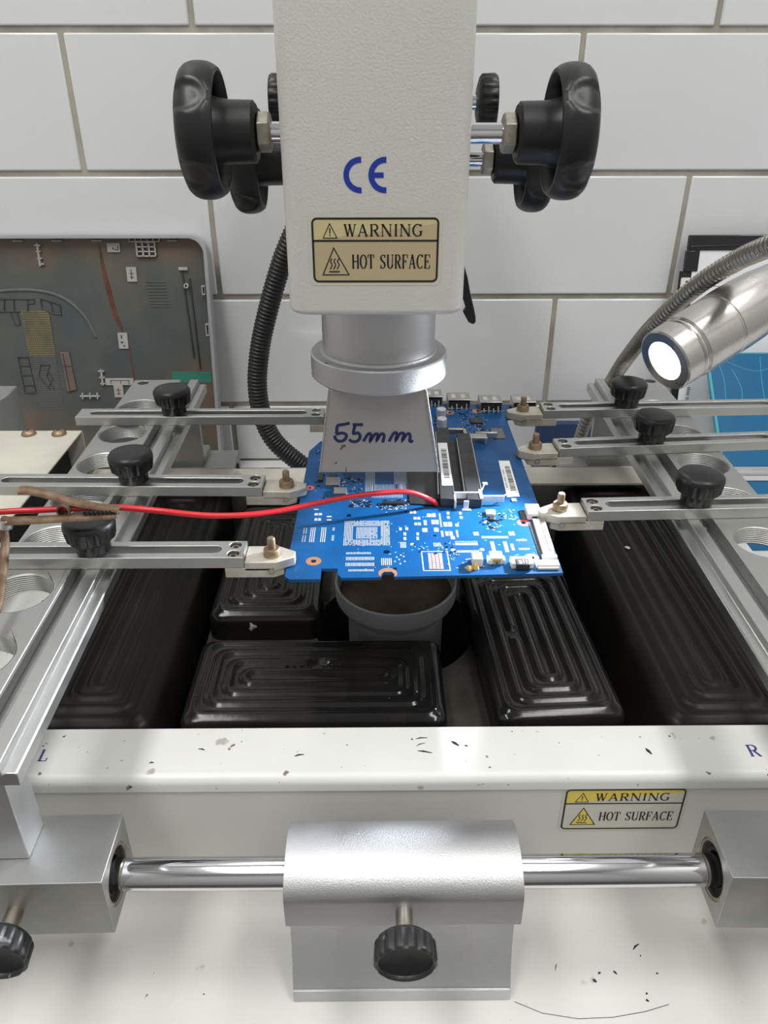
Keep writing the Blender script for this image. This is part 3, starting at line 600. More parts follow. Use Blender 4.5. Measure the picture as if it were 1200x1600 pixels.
# star handwheels: five finger hollows in a thick rim around a flared hub
def wheel_mod(r, h, a):
    if r < 20.5: return r
    d = abs(a % R(72) - R(36))
    e = math.hypot(d / R(16), (h - 22.5) / 8.5)       # round-ended finger hollow
    return r - 1.6 * min(1.0, max(0.0, (1 - e) / 0.34))
WP = [(0, 0), (9.6, 0), (10.8, 1.0), (11.0, 10.0), (11.5, 13.0), (12.6, 16.5), (14.2, 19.6), (15.6, 21.6), (17.0, 22.0), (17.9, 20.4), (18.2, 17.0), (18.9, 14.2), (20.2, 12.8), (21.4, 13.0), (22.4, 14.4), (22.9, 15.5), (23.25, 16.7), (23.45, 18.2), (23.5, 19.8), (23.4, 21.4), (23.1, 22.8), (22.5, 24.2), (21.2, 25.6), (18.5, 26.7), (10, 27.2), (0, 27.2)]
def handwheel(s, x_in, y, z, spin):
    """s = side; x_in = hub end nearest the head"""
    q = Vector((0, 0, 1)).rotation_difference(Vector((s, 0, 0)))
    mb = MB().lathe(WP, (0, 0, 0), (0, 0, 1), 180, lambda r, h, a: wheel_mod(r, h, a + spin))
    mb.v = [tuple(Vector((x_in, y, z)) + q @ Vector(p)) for p in mb.v]
    wh = part('handwheel', mb, 'black', hd, angle=32, label='black star handwheel')
    part('shaft', MB().cyl((s * 33.0, y, z), 3.7, abs(x_in) - 33.0 - 5, (s, 0, 0), 28), 'chrome', wh)
    hexp = [(0, -5.4), (6.3, -5.4), (7.1, -4.7), (7.1, -0.8), (6.5, -0.1), (0, -0.1)]
    mb = MB().lathe(hexp, (x_in, y, z), (s, 0, 0), 6)
    part('nut', mb, 'nut', wh, bevel=0.3, angle=20)
handwheel(-1, -44.6, 325, 314.0, R(18)); handwheel(1, 52.4, 325, 313.6, R(18))
handwheel(-1, -40.5, 399, 297.5, R(30)); handwheel(1, 54.6, 399, 298.0, R(30))
def kn(r, h, a): return r - (0.6 * max(0, math.cos(18 * a)) if r > 10.3 else 0)
KP = [(0, 0), (6, 0), (9.6, 1), (10.8, 2), (11.0, 7.0), (10.2, 8.2), (0, 8.4)]
for s_, x_ in ((1, 42.2), (-1, -36.2)):
    kb = part('knurled_knob', MB().lathe(KP, (x_, 372, 322.3), (s_, 0, 0), 108, kn), 'black', hd, angle=45, label='small black fluted knob')
    part('shaft', MB().cyl((s_ * 33, 372, 322.3), 3, abs(x_) - 33.1, (s_, 0, 0), 20), 'chrome', kb)
part('lever', MB().plate([(34.0, 268), (38.6, 262), (43.4, 247.5), (45.2, 239.7), (47.1, 233.5), (48.3, 228.8), (48.5, 226), (47.2, 225), (44.8, 226.2), (43.2, 229), (42, 231), (43.3, 232.9), (42, 236.6), (34.0, 250)], [], 380, 384, 'y'), 'black', hd, bevel=0.5, label='black lever tip below the head')
part('lever', MB().plate([(-32, 262), (-25, 252), (-22.5, 248.6), (-24.0, 247.0), (-27.5, 247.4), (-31, 250)], [], 376, 380, 'y'), 'black', hd, bevel=0.4)
def ridged(pts, r, amp, turns, seg=20, n=900):
    P = smooth_path(pts, 30); L = [0]
    for i in range(1, len(P)): L.append(L[-1] + (P[i] - P[i - 1]).length)
    out = []; k = 0
    for i in range(n):
        d = L[-1] * i / (n - 1)
        while k < len(L) - 2 and L[k + 1] < d: k += 1
        out.append(P[k].lerp(P[k + 1], (d - L[k]) / max(1e-9, L[k + 1] - L[k])))
    return MB().tube(out, lambda t_: r + amp * max(-.6, math.sin(2 * math.pi * turns * t_)), seg)
hs = thing('corrugated_hose', 'black corrugated hose curving down in front of the white tiles', 'hose', (-70, 600, 20))
part('hose', ridged([(-30, 600, 285), (-47, 600, 255), (-64.6, 600, 222.5), (-72.9, 600, 204), (-83.1, 600, 175.3), (-91.9, 600, 145.1), (-96.9, 600, 113.3), (-94.9, 600, 85.6), (-86, 600, 62.5), (-65.6, 600, 41.5), (-48, 600, 28), (-20, 600, 16)], 7.6, 0.45, 110, 20, 1100), 'hose', hs, angle=60)

# ================================================================== CIRCUIT BOARD
pb = thing('circuit_board', 'blue laptop circuit board held between the clamp jaws', 'circuit board', (20, 360, 146.5))
ZP = 148.0
out = [(-39.6, 274.5), (-37.4, 272.2), (-24.5, 272.2), (-24.5, 280.2), (-17.5, 280.2), (-17.2, 275.6), (-15.4, 273.0), (1.3, 273.4), (1.3, 275.8), (2.4, 277.3), (5.6, 277.3), (6.7, 275.8), (6.7, 273.6), (78.7, 276.0), (78.9, 440), (80.0, 445), (101, 446), (101, 466), (60, 468.5), (30, 470), (-20, 468), (-24, 420), (-33.2, 411.5), (-38.5, 398.6), (-38.5, 372), (-39.0, 330)]
RG = [(-28.2, 286, 3.4, 'copper'), (-34.9, 354.4, 2.3, 'red_ring'), (68.7, 318.1, 3.1, 'red_ring'), (67.4, 288, 3.2, 'copper'), (45, 454, 3.0, 'copper'), (62.5, 456.4, 3.3, 'copper')]
HO = [(-14.2, 325.9, 1.4), (3.6, 293.3, 1.5), (7.1, 279.9, 0.9), (26.0, 307.0, 0.8), (13.4, 329.3, 0.8)]
holes = [circle(x, y, r * .36, 14) for x, y, r, _ in RG] + [circle(x, y, r, 14) for x, y, r in HO]
board = part('board', MB().plate(out, holes, 146.6, ZP), 'pcb', pb, angle=30)
for x, y, r, m_ in RG: part('copper_ring' if m_ == 'copper' else 'red_ring', MB().lathe([(r * .36, ZP + .01), (r * .36, ZP + .08), (r, ZP + .08), (r, ZP + .01)], (x, y, 0), seg=28), m_, pb)
part('copper_ring', MB().plate([(4 + 4.0 * math.cos(R(a)), 276.3 + 4.0 * math.sin(R(a))) for a in range(-35, 216, 10)] + [(1.2, 274.2), (1.2, 275.8), (2.3, 277.5), (5.7, 277.5), (6.8, 275.8), (6.8, 274.2)], [], ZP + .01, ZP + .08), 'copper', pb)
def slabs(rects, h=0.07, z=ZP):
    mb = MB()
    for x0, x1, y0, y1 in rects: mb.box(x0, x1, y0, y1, z + 0.01, z + h)
    return mb
bg = []
nx, ny = 30, 26; x0, x1, y0, y1 = -15.9, 5.4, 298.6, 320.8
for i in range(nx):
    for j in range(ny):
        x = x0 + (i + .5) * (x1 - x0) / nx; y = y0 + (j + .5) * (y1 - y0) / ny
        ring_ = i < 6 or i >= nx - 6 or j < 6 or j >= ny - 6; core = 8 <= i < nx - 8 and 7 <= j < ny - 7
        if (ring_ or core) and random.random() > .04: bg.append((x - .21, x + .21, y - .31, y + .31))
part('chip_footprint', slabs(bg), 'tin', pb, kind='stuff', label='square grid of solder pads')
pads = [(23.5, 27.6, 324.0, 327.3), (25.3, 28.6, 317.2, 321.2), (30.8, 34.8, 315.1, 319.1), (31.0, 34.4, 306.7, 310.6), (20.5, 22.9, 310.2, 313.7), (26.0, 28.1, 310.5, 313.9), (16.9, 20.1, 321.8, 324.1), (17.1, 20.1, 316.4, 318.8), (9.8, 11.0, 311.8, 314.3), (12.7, 14.0, 312.0, 314.5), (44.0, 46.4, 307.0, 310.0), (33.2, 35.1, 303.7, 306.3), (33.1, 34.4, 326.4, 328.9), (33.0, 34.2, 322.3, 324.8), (39.1, 40.3, 326.4, 328.8), (39.1, 40.4, 322.3, 324.7), (15.3, 18.4, 327.5, 330.3), (11.7, 12.9, 307.2, 309.9), (11.6, 12.8, 303.1, 305.7), (17.7, 18.8, 307.2, 309.8), (17.5, 18.6, 303.2, 305.9), (36.3, 37.9, 315.1, 317.5), (-30.6, -27.0, 326.1, 328.3), (-30.3, -27.2, 321.0, 323.3), (-24.6, -22.3, 324.3, 325.5), (-24.4, -22.2, 321.2, 322.3), (-31.2, -29.0, 331.5, 332.4), (60.3, 62.9, 306.8, 310.1)]
split = []
for a in pads:                                    # most pads are pairs with a gap
    if a[1] - a[0] > 2.6: mxx = (a[0] + a[1]) / 2; split += [(a[0], mxx - .18, a[2], a[3]), (mxx + .18, a[1], a[2], a[3])]
    else: split.append(a)
part('solder_pads', slabs(split), 'tin', pb, kind='stuff')
row = []
def comb(x0, x1, y0, y1, n, horiz=True, fill=.55):
    for k in range(n):
        if horiz: a = x0 + (x1 - x0) * k / n; row.append((a, a + (x1 - x0) / n * fill, y0, y1))
        else: a = y0 + (y1 - y0) * k / n; row.append((x0, x1, a, a + (y1 - y0) / n * fill))
comb(34.8, 45.2, 298.5, 300.7, 12, fill=.7); comb(34.8, 45.2, 301.4, 302.0, 14); comb(34.4, 45.1, 292.4, 294.2, 12, fill=.7); comb(47.4, 59.8, 304.3, 306.2, 13, fill=.7)
comb(50.7, 52.4, 291.9, 301.8, 12, False, .7); comb(56.5, 58.2, 292.7, 301.7, 11, False, .7); comb(62.9, 68, 301.9, 303.5, 5); comb(62.9, 68.1, 294.4, 295.9, 5); comb(59.6, 61, 294, 300, 5, False)
comb(-14.2, -3, 291.5, 293, 16); comb(-14.1, -1.5, 286.6, 289.2, 20, fill=.5); comb(-14.2, -1.5, 281.9, 284.6, 20, fill=.5); comb(-12.8, -1.7, 277.9, 279.4, 18)
for a in (-34.7, -33.6): comb(a, a + .5, 302.1, 308.0, 6, False); comb(a, a + .5, 309.2, 314.8, 6, False)
for a in (-31.4, -30.5, -29.6, -26.4, -25.5, -24.6): row.append((a, a + .42, 301.8, 314.7))
comb(-21.3, -20.2, 303, 308, 4, False); comb(-21.3, -20.2, 312, 315, 2, False)
comb(1.3, 6.2, 282.5, 288.1, 6, fill=.5); comb(10.0, 12.8, 296.5, 301.5, 5, fill=.5); comb(25, 28.4, 297.5, 300.8, 5, fill=.5)
comb(21.5, 23, 316.5, 321.5, 5, False); comb(29.2, 30, 314.8, 328, 12, False); comb(36, 37, 305.5, 312, 6, False); comb(29, 30.2, 306, 311.5, 6, False)
for x, y in ((6.9, 285), (7.8, 288.4), (8.8, 286.5), (9.6, 290.1), (10.8, 289), (11.2, 285), (9.2, 283.2)): row.append((x, x + .7, y, y + .9))
part('pad_rows', slabs(row), 'tin', pb, kind='stuff')
rd = MB()
for x, y in ((33.4, 294.6), (46.3, 294.8), (15.5, 299.5), (61.6, 308.4)): rd.cyl((x, y, ZP + .01), 1.1, .06, seg=18)
part('round_pads', rd, 'tin', pb, kind='stuff')
tp = []
for i in range(4):
    for j in range(8):
        xa = 21.9 + i * 1.62; ya = 279.5 + j * 1.6; tp.append((xa, xa + 1.35, ya, ya + 1.35))
part('thermal_pad', slabs(tp), 'tin_pink', pb, kind='stuff', label='grid of pale pink bare pads')
fr = MB(); fr.ribbon([(19.4, 278.2), (30.8, 278.2), (30.6, 293.4), (19.2, 293.4)], 0.45, lambda u, v: (u, v, ZP + .06), closed=True)
for k in range(70): 
    x, y = random.uniform(-12, 70), random.uniform(278, 330)
    fr.ribbon([(x, y), (x + random.choice([0, .5, .9]), y + random.choice([.5, 0, .3]))], .25, lambda u, v: (u, v, ZP + .05))
part('silkscreen', fr, 'silk', pb, flat=True, kind='stuff')
tr = []
for k in range(11): tr.append((-6.5 + k * .47, -6.5 + k * .47 + .18, 350, 373)); tr.append((8.6 + k * .66, 8.6 + k * .66 + .22, 350, 373))
for k in range(22): tr.append((-3.0 + k * .72, -3.0 + k * .72 + .24, 343.5, 358))
part('trace_bundle', slabs(tr, .03), 'tin', pb, kind='stuff', label='bundle of fine parallel pads below the nozzle')
# small components, scattered where the photograph shows clusters
sm_b, sm_w = MB(), MB()
def scatter(x0, x1, y0, y1, n, dark=.5):
    for _ in range(n):
        x, y = random.uniform(x0, x1), random.uniform(y0, y1); a, b_ = random.choice([(1.0, .55), (.55, 1.0), (.7, .7), (1.4, .8)])
        if random.random() < dark: sm_b.box(x, x + a, y, y + b_, ZP, ZP + .45)
        else: sm_w.box(x, x + a * .7, y, y + b_ * .7, ZP, ZP + random.choice([.12, .3]))
scatter(-14, -3.5, 334, 341, 60, .35); scatter(-1, 14, 331, 337, 55, .12); scatter(2, 16, 336, 341, 26, .6); scatter(-33, -13, 338, 371, 34, .6); scatter(-19, -8, 345, 366, 40, .3)
scatter(48, 60, 313, 328, 40, .35); scatter(60, 66, 321, 330, 22, .1); scatter(50, 56, 309, 320, 18, .2); scatter(50, 67, 419, 453, 90, .5); scatter(40, 99, 450, 462, 40, .5); scatter(16, 34, 290, 300, 24, .2)
scatter(30, 50, 279, 292, 30, .1); scatter(27, 40, 425, 445, 14, .5); scatter(-36, -20, 376, 400, 14, .5)
part('small_components', sm_b, 'chip', pb, kind='stuff'); part('small_pads', sm_w, 'tin', pb, kind='stuff')
def chip(x0, x1, y0, y1, h, m_='chip', nm='chip'): return part(nm, MB().box(x0, x1, y0, y1, ZP + .05, ZP + h), m_, pb, bevel=.15)
chip(-26.8, -19.5, 353.7, 362.5, 2.2, 'chip_grey', 'inductor'); chip(-22.3, -15.8, 344.3, 351.0, 2.2, 'chip_grey', 'inductor')
chip(-31.4, -28.6, 361, 369, 1.2); chip(-25.9, -21.6, 365.2, 369, 1.0); chip(56.1, 63.7, 436, 443.5, 1.1); chip(52.8, 55.2, 319.5, 323.0, 1.3); chip(2, 13, 335.4, 338, 1.4)
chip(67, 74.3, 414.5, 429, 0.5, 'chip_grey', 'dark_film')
sh = part('light_chip', MB().box(51.7, 56.3, 324.1, 328.6, ZP + .05, ZP + 1.6), 'tin', pb, bevel=.2)
# two memory sockets with spring latches
def memory_socket(x, xb, y0, y1, wd, lb):
    """slightly skewed long socket body from (x, y0) to (xb, y1)"""
    mb = MB(); h = 5.0
    vs = [(x, y0), (x + wd, y0), (xb + wd, y1), (xb, y1)]
    mb.plate(vs, [], ZP + .05, ZP + h)
    so = part('memory_socket', mb, 'socket', pb, bevel=.3, label=lb)
    g = MB(); g.plate([(x - .7, y0 + 6), (x - .05, y0 + 6), (xb - .05, y1 - 5), (xb - .7, y1 - 5)], [], ZP + 1.6, ZP + 4.4)
    part('contact_strip', g, 'shell', so)
    return so
s1 = memory_socket(30.2, 34.0, 333.3, 420, 7.2, 'long black memory socket beside the nozzle')
s2 = memory_socket(43.3, 45.2, 332.6, 411.5, 7.2, 'long black memory socket beside the white sticker')
part('socket_floor', MB().plate([(37.6, 336), (42.5, 336), (44.4, 412), (41.4, 412)], [], ZP + .02, ZP + 1.2), 'socket', pb)
part('edge_rail', MB().tube([(50.9, 333, ZP + 4.9), (52.8, 411, ZP + 4.9)], .4, 8), 'shell', s2)
lt = MB()
lt.box(37.3, 50.4, 338.2, 339.4, ZP + 2.2, ZP + 5.6).box(41.6, 44.0, 331.2, 332.4, ZP + .1, ZP + 4.5).box(37.0, 37.9, 331.5, 338.5, ZP + .1, ZP + 5.0).box(40.8, 45.2, 329.9, 332.0, ZP + .05, ZP + .4)
lt.box(50.6, 61.8, 335.4, 336.3, ZP + 1.6, ZP + 5.2).box(49.5, 51, 333, 342, ZP + 4.9, ZP + 5.4).box(52.8, 55.4, 349.0, 351.6, ZP + 3.9, ZP + 4.6)
part('latch', lt, 'tin', s2, bevel=.15, label='bright metal spring latch')
part('latch', MB().tube([(50.8, 340, ZP + 5.0), (54.0, 350, ZP + 4.5)], .35, 6).tube([(61, 335.8, ZP + 5), (67.3, 343, ZP + 3.2)], .35, 6).box(66.3, 68.7, 338.5, 341.2, ZP + .05, ZP + .7), 'tin', s2)
bk = MB().box(37.6, 50.2, 417.6, 419.6, ZP + 1.5, ZP + 4.8).box(50.2, 62.3, 406.6, 412.5, ZP + 3.5, ZP + 4.3).box(56.5, 69.0, 413.6, 415.6, ZP + 1.5, ZP + 4.2).box(49.3, 51.2, 410, 419, ZP + 3.8, ZP + 4.8).box(60.8, 62.2, 406, 407, ZP + .1, ZP + 4.2)
part('latch', bk, 'shell', s2, bevel=.2, label='dull metal latch at the far socket end')
def sticker(corners, z, bars_u, nm='sticker'):
    a, b_, c, d = [Vector((p[0], p[1], 0)) for p in corners]      # far-left, far-right, near-right, near-left
    at = lambda u, v: tuple((a.lerp(b_, u)).lerp(d.lerp(c, u), v) + Vector((0, 0, z)))
    mb = MB().add([at(0, 0), at(1, 0), at(1, 1), at(0, 1)], [(0, 1, 2, 3)])
    o = part(nm, mb, 'sticker', pb, flat=True, label='white barcode sticker')
    k = MB(); v = .16
    rnd = random.Random(3)
    while v < .84:
        q = rnd.choice([.008, .012, .02]); k.add([(p[0], p[1], p[2] + .05) for p in (at(bars_u[0], v), at(bars_u[1], v), at(bars_u[1], v + q), at(bars_u[0], v + q))], [(0, 1, 2, 3)])
        v += q + rnd.choice([.008, .012, .018])
    for v in [.25 + .022 * i for i in range(24)]:
        if rnd.random() < .7 and bars_u[0] > .3: k.add([(p[0], p[1], p[2] + .05) for p in (at(.14, v), at(.24, v), at(.24, v + .012), at(.14, v + .012))], [(0, 1, 2, 3)])
    part('barcode', k, 'ink', o, flat=True)
sticker([(66, 385.3), (71.9, 385.2), (71.1, 344.2), (64.6, 343.6)], ZP + .12, (.42, .86))
sticker([(33.4, 398), (38.6, 398), (37.6, 347), (32.2, 347)], ZP + 5.12, (.25, .8))
for x, y in ((38.9, 446.5), (38.2, 431.5)):
    cp = part('capacitor', MB().lathe([(0, .1), (3.1, .1), (3.1, .9), (2.9, 1.2), (3.0, 1.6), (3.0, 5.6), (2.7, 6.0), (0, 6.0)], (x, y, ZP), seg=28), 'tin', pb, label='silver round capacitor')
    part('base', MB().box(x - 3.3, x + 3.3, y - 3.3, y + 3.3, ZP + .05, ZP + .9), 'socket', cp, bevel=.2)
for xa, xb, yf in ((44.1, 58.3, 459.5), (63.8, 77.6, 455.2), (84.4, 98.8, 455.0), (29.5, 41.2, 465)):
    u = MB().plate([(xa, ZP + .3), (xb, ZP + .3), (xb, ZP + 6.4), (xa, ZP + 6.4)], [[(xa + .5, ZP + .8), (xb - .5, ZP + .8), (xb - .5, ZP + 5.9), (xa + .5, ZP + 5.9)]], yf, yf + 13.5, 'y')
    us = part('usb_port', u, 'shell', pb, bevel=.2, label='tinned USB socket on the far board edge')
    part('insulator', MB().box(xa + .6, xb - .6, yf + .2, yf + 9, ZP + .9, ZP + 5.0), 'black_matte', us)
    tg = MB()
    for k in range(2): xq = xa + (xb - xa) * (.27 + .42 * k); tg.box(xq - 1.3, xq + 1.3, yf + 3, yf + 9, ZP + 6.42, ZP + 6.6)
    for k in range(4): xq = xa + 2.5 + k * (xb - xa - 5) / 3; tg.box(xq - .35, xq + .35, yf - 1.3, yf + .1, ZP + .1, ZP + (3.6 if k % 2 else 2.2))
    part('tab', tg, 'tin', us)
def connector(x0, x1, y0, y1, h, m_='white_plastic', lb=None, slot=True):
    c = MB().box(x0, x1, y0, y1, ZP + .05, ZP + h)
    o = part('connector', c, m_, pb, bevel=.25, label=lb)
    return o
c1 = connector(40.4, 44.9, 280.8, 286.5, 4.2, lb='small upright white connector')
part('glue_drop', MB().lathe([(0, 0), (1.5, .1), (1.4, 1.1), (.8, 1.8), (0, 2.0)], (39.0, 278.8, ZP + .05), seg=14, rmod=lambda r, h, a: r * (1 + .2 * math.sin(3 * a))).lathe([(0, 0), (1.4, .1), (1.2, 1.0), (.7, 2.2), (0, 2.3)], (41.9, 279.6, ZP + .05), seg=14), 'yellow_glue', c1, label='yellow glue drops')
c2 = connector(48.4, 53.9, 282.6, 288.4, 3.4, lb='white two-pin connector')
part('ear', MB().box(47.2, 48.5, 283, 286.5, ZP + .05, ZP + 2.2).box(53.8, 55.0, 283, 286.5, ZP + .05, ZP + 2.2), 'white_plastic', c2, bevel=.2)
part('opening', MB().box(49.5, 52.8, 282.5, 282.7, ZP + .6, ZP + 2.6), 'yellow_glue', c2); part('pin', MB().cyl((51.2, 282.5, ZP + 1.2), .35, .6, (0, -1, 0), 8), 'ink', c2)
c3 = connector(57.0, 66.6, 279.2, 285.0, 2.8, lb='white connector with a black plug')
part('plug', MB().box(58.9, 64.6, 277.6, 282.4, ZP + .3, ZP + 3.3), 'socket', c3, bevel=.25, label='black plug')
part('plug_marks', MB().box(60.2, 61.4, 278.2, 281, ZP + 3.31, ZP + 3.36).box(62.0, 62.5, 278.8, 281.6, ZP + 3.31, ZP + 3.36).box(63.2, 63.7, 278.8, 281.6, ZP + 3.31, ZP + 3.36), 'tin', c3)
c4 = connector(67.9, 77.8, 279.3, 283.6, 1.9, lb='flat cream ribbon connector')
part('latch_bar', MB().box(68.4, 77.4, 278.2, 279.2, ZP + .1, ZP + 1.2), 'white_plastic', c4, bevel=.2)
ff = part('ribbon_connector', MB().plate([(72.4, 288.0), (77.3, 288.4), (78.4, 318.8), (73.0, 318.8)], [], ZP + .05, ZP + 2.0), 'white_plastic', pb, bevel=.25, label='long white ribbon cable connector')
part('grey_flap', MB().plate([(75.4, 290.5), (77.5, 290.5), (78.4, 318.2), (75.9, 318.2)], [], ZP + 2.05, ZP + 2.4), 'shell', ff, bevel=.1)
part('end_bar', MB().box(71.6, 78.2, 286.2, 288.4, ZP + .05, ZP + 1.6), 'white_plastic', ff, bevel=.25)
te = MB()
for k in range(30): te.box(71.0, 72.6, 288.6 + k * .98, 289.15 + k * .98, ZP + .05, ZP + .5)
part('contact_teeth', te, 'chip_grey', ff, label='dark row of contact teeth')
c5 = part('connector', MB().box(70.9, 77.6, 320.6, 330.4, ZP + .05, ZP + 3.6), 'white_plastic', pb, bevel=.3, label='white block connector beside the lit jaw')
part('opening', MB().box(73, 75.6, 320.5, 320.7, ZP + 1.2, ZP + 2.0), 'ink', c5)
te = MB()
for k in range(6): te.box(68.3, 70.9, 321.2 + k * 1.5, 322.0 + k * 1.5, ZP + .1, ZP + .6)
part('contact_teeth', te, 'chip_grey', c5)
part('film', MB().plate([(15.6, 336.5), (29.2, 334.6), (32.5, 380), (15.6, 380)], [], ZP + .5, ZP + .62), 'chip', pb, label='thin black plate painting the shadow by the nozzle edge')  # dark plate stands in for the shadow of socket and nozzle

# ================================================================== RED WIRE AND RUSTY CLIP
def sp(z, *pts): return [(x, y, z) for x, y in pts]
wr = thing('red_wire', 'thin red insulated wire held in the rusty clip and ending on the board', 'wire', (-60, 300, 160))
WPTS = [(-190, 269, 179), (-150.7, 272.4, 181), (-136, 273.8, 181), (-116, 274.6, 181.5), (-103.4, 275.5, 181), (-89.2, 278.9, 177.5), (-80, 282.6, 174), (-70.4, 286.2, 171), (-58, 291.8, 168), (-45.2, 299.1, 165.5), (-31.9, 307.4, 164), (-15, 317.2, 162.5), (-0.2, 323.3, 161.5), (10.4, 327, 160.3), (16.6, 329.1, 158.5), (22.9, 331, 155), (26.6, 333.6, 151.4), (28.4, 334.2, 149.6)]
part('insulation', MB().tube(smooth_path(WPTS, 10), 1.25, 12), 'red_wire', wr, angle=60)
part('bare_tip', MB().tube([(28.2, 334.0, 149.7), (29.6, 333.0, 148.8)], .55, 8), 'black_matte', wr)
cl = thing('alligator_clip', 'rusty brown alligator clip on a bent rod gripping the red wire', 'clip', (-150, 262, 0.2))
def curved_strip(path, w0, w1, t_):
    """bent sheet strip along a 3-D path, half-round across"""
    P = smooth_path(path, 6); n = len(P); mb = MB(); vs = []; m_ = 7
    for i, p in enumerate(P):
        T = (P[min(i + 1, n - 1)] - P[max(i - 1, 0)]).normalized(); side = T.cross(Vector((0, 0, 1))).normalized(); u_ = side.cross(T)
        hw_ = (w0 + (w1 - w0) * i / (n - 1)) / 2
        for k in range(m_):
            a = math.pi * k / (m_ - 1); vs.append(p + side * hw_ * math.cos(a) + u_ * hw_ * .8 * math.sin(a))
        for k in range(m_):
            a = math.pi * (m_ - 1 - k) / (m_ - 1); vs.append(p + side * (hw_ - t_) * math.cos(a) + u_ * (hw_ * .8 - t_) * math.sin(a))
    q = 2 * m_
    fs = [(i * q + k, i * q + (k + 1) % q, (i + 1) * q + (k + 1) % q, (i + 1) * q + k) for i in range(n - 1) for k in range(q)] + [tuple(range(q)), tuple(range((n - 1) * q, n * q))]
    return mb.add(vs, fs)
lj = part('lower_jaw', curved_strip([(-147, 268.5, 178.5), (-136, 269.5, 178.4), (-125, 271, 178.2), (-112, 272, 178.5), (-104, 272.3, 179.0)], 5.4, 4.0, .7), 'rust', cl, angle=50)
uj = part('upper_jaw', curved_strip([(-143, 277.5, 187.5), (-138, 277.2, 187.4), (-131, 276.2, 186.0), (-124, 275.2, 184.0), (-114, 273.6, 182.6), (-103, 272.6, 181.6)], 5.6, 4.0, .7), 'rust', cl, angle=50)
tth = MB()
for k in range(8): tth.box(-117 + k * 1.7, -116.2 + k * 1.7, 270.2 + .1 * k, 271.4 + .1 * k, 180.6, 182.2)
part('teeth', tth, 'black_matte', uj)
part('spring', MB().lathe([(2.0, -2.4), (2.7, -2.4), (2.7, 2.4), (2.0, 2.4)], (-125, 273.2, 181.8), (0, 1, 0), 24), 'rust', cl)
part('rod', MB().tube(smooth_path([(-147, 268.3, 180.5), (-148.6, 268, 176), (-148.4, 265.5, 170), (-146.2, 253.6, 163.5), (-143.4, 240, 158.8), (-143.5, 226, 156.5), (-152, 210, 156), (-169, 196, 147), (-190, 176, 100), (-205, 152, 40), (-212, 142, 0.6)], 8), 1.7, 12), 'rust', cl, angle=60)
part('solder', MB().lathe([(0, 0), (2.0, .3), (2.4, 2), (2.1, 4.2), (0, 5)], (-147.6, 267.8, 175.6), (.15, .15, 1), 16, lambda r, h, a: r * (1 + .15 * math.sin(2 * a + h))), 'solder', cl, label='bright solder joint')

# ================================================================== LED LAMP
lp = thing('gooseneck_lamp', 'steel LED lamp head on a ribbed gooseneck, lit and aimed at the circuit board', 'lamp', (152, 552, 15.2))
LC = Vector((136.2, 357, 213.9)); LD = Vector((.83, .44, .34)).normalized()
hp = [(9.5, 1.4), (10.0, 0.0), (14.6, 0.0), (15.4, .7), (15.6, 9.5), (15.2, 10.2), (14.9, 10.9), (15.3, 11.5), (15.3, 12.4), (14.9, 13), (15.4, 13.7), (15.9, 14.2), (16.2, 34), (15.9, 34.5), (15.9, 35.3), (16.3, 35.8), (16.5, 42), (16.3, 52), (15.4, 64), (13.6, 76), (10.8, 87), (7.6, 95), (6.2, 98), (6.2, 104), (0, 104)]
lh = part('lamp_head', MB().lathe(hp, LC, LD, 72), 'lamp_steel', lp, angle=28, label='brushed steel lamp head')
part('lens', MB().lathe([(0, .7), (9.6, .7), (9.6, 1.6), (0, 1.6)], LC, LD, 40), 'lens', lh, label='glowing white lens')
end = LC + LD * 102
gp = [(152, 549, 19), (152, 547, 50), (152, 545, 74.6), (152.5, 540, 88.8), (154, 535, 106.6), (158, 532, 120.5), (162.6, 528.5, 133.1), (165.2, 524, 143), (165.6, 513.5, 155), (161, 483, 175.4), (157.6, 440, 206.4), (161.9, 402, 237.3), (165.9, 370, 257.3), (167, 345, 268.6), (172, 322, 281), (188, 306, 294), (222, 312, 305), (258, 340, 302), (274, 380, 284), (258, 410, 264), tuple(end)]
gn = ridged(gp, 4.5, 0.5, 190, 14, 1900)
part('gooseneck', gn, 'gooseneck', lp, angle=60, label='ribbed steel gooseneck')
part('foot', MB().lathe([(0, 15.2), (13, 15.2), (13, 19), (7, 21), (6, 28), (0, 28)], (152, 552, 0), seg=32), 'lamp_steel', lp)
sl = bpy.data.lights.new('lamp_led', 'SPOT'); sl.energy = 5.2; sl.color = (0.84, 0.92, 1); sl.spot_size = R(60); sl.spot_blend = 0.5; sl.shadow_soft_size = 0.006
so = bpy.data.objects.new('lamp_led', sl); col.objects.link(so); so.location = (LC - LD * 1.0) * S
so.rotation_euler = (-LD).to_track_quat('-Z', 'Y').to_euler()

# ================================================================== THINGS BEHIND AND BESIDE
# ---- laptop bottom cover leaning on the tiles (u to the right, v up the slope, w towards the room)
P0 = Vector((-144, 645, 0.3)); V_ = Vector((0, 36, 214)).normalized(); U_ = Vector((1, 0, 0)); N_ = U_.cross(V_)
lc = thing('laptop_cover', 'stained inside of a silver laptop bottom cover leaning on the wall tiles', 'laptop cover', tuple(P0))
def CP(mb): mb.v = [tuple(P0 + U_ * p[0] + V_ * p[1] + N_ * p[2]) for p in mb.v]; return mb
CW, CH = 330, 217
part('rim', CP(MB().plate(rrect(-CW, 1.5, 0, CH, 15, 8), [rrect(-CW + 3, -1.5, 3, CH - 3, 12.5, 8)], -11.5, 0.6)), 'cover', lc, bevel=.8, angle=40)
part('back_panel', CP(MB().plate(rrect(-CW + 2, -0.5, 1, CH - 1, 14, 8), [], -11.4, -9.6)), 'cover', lc)
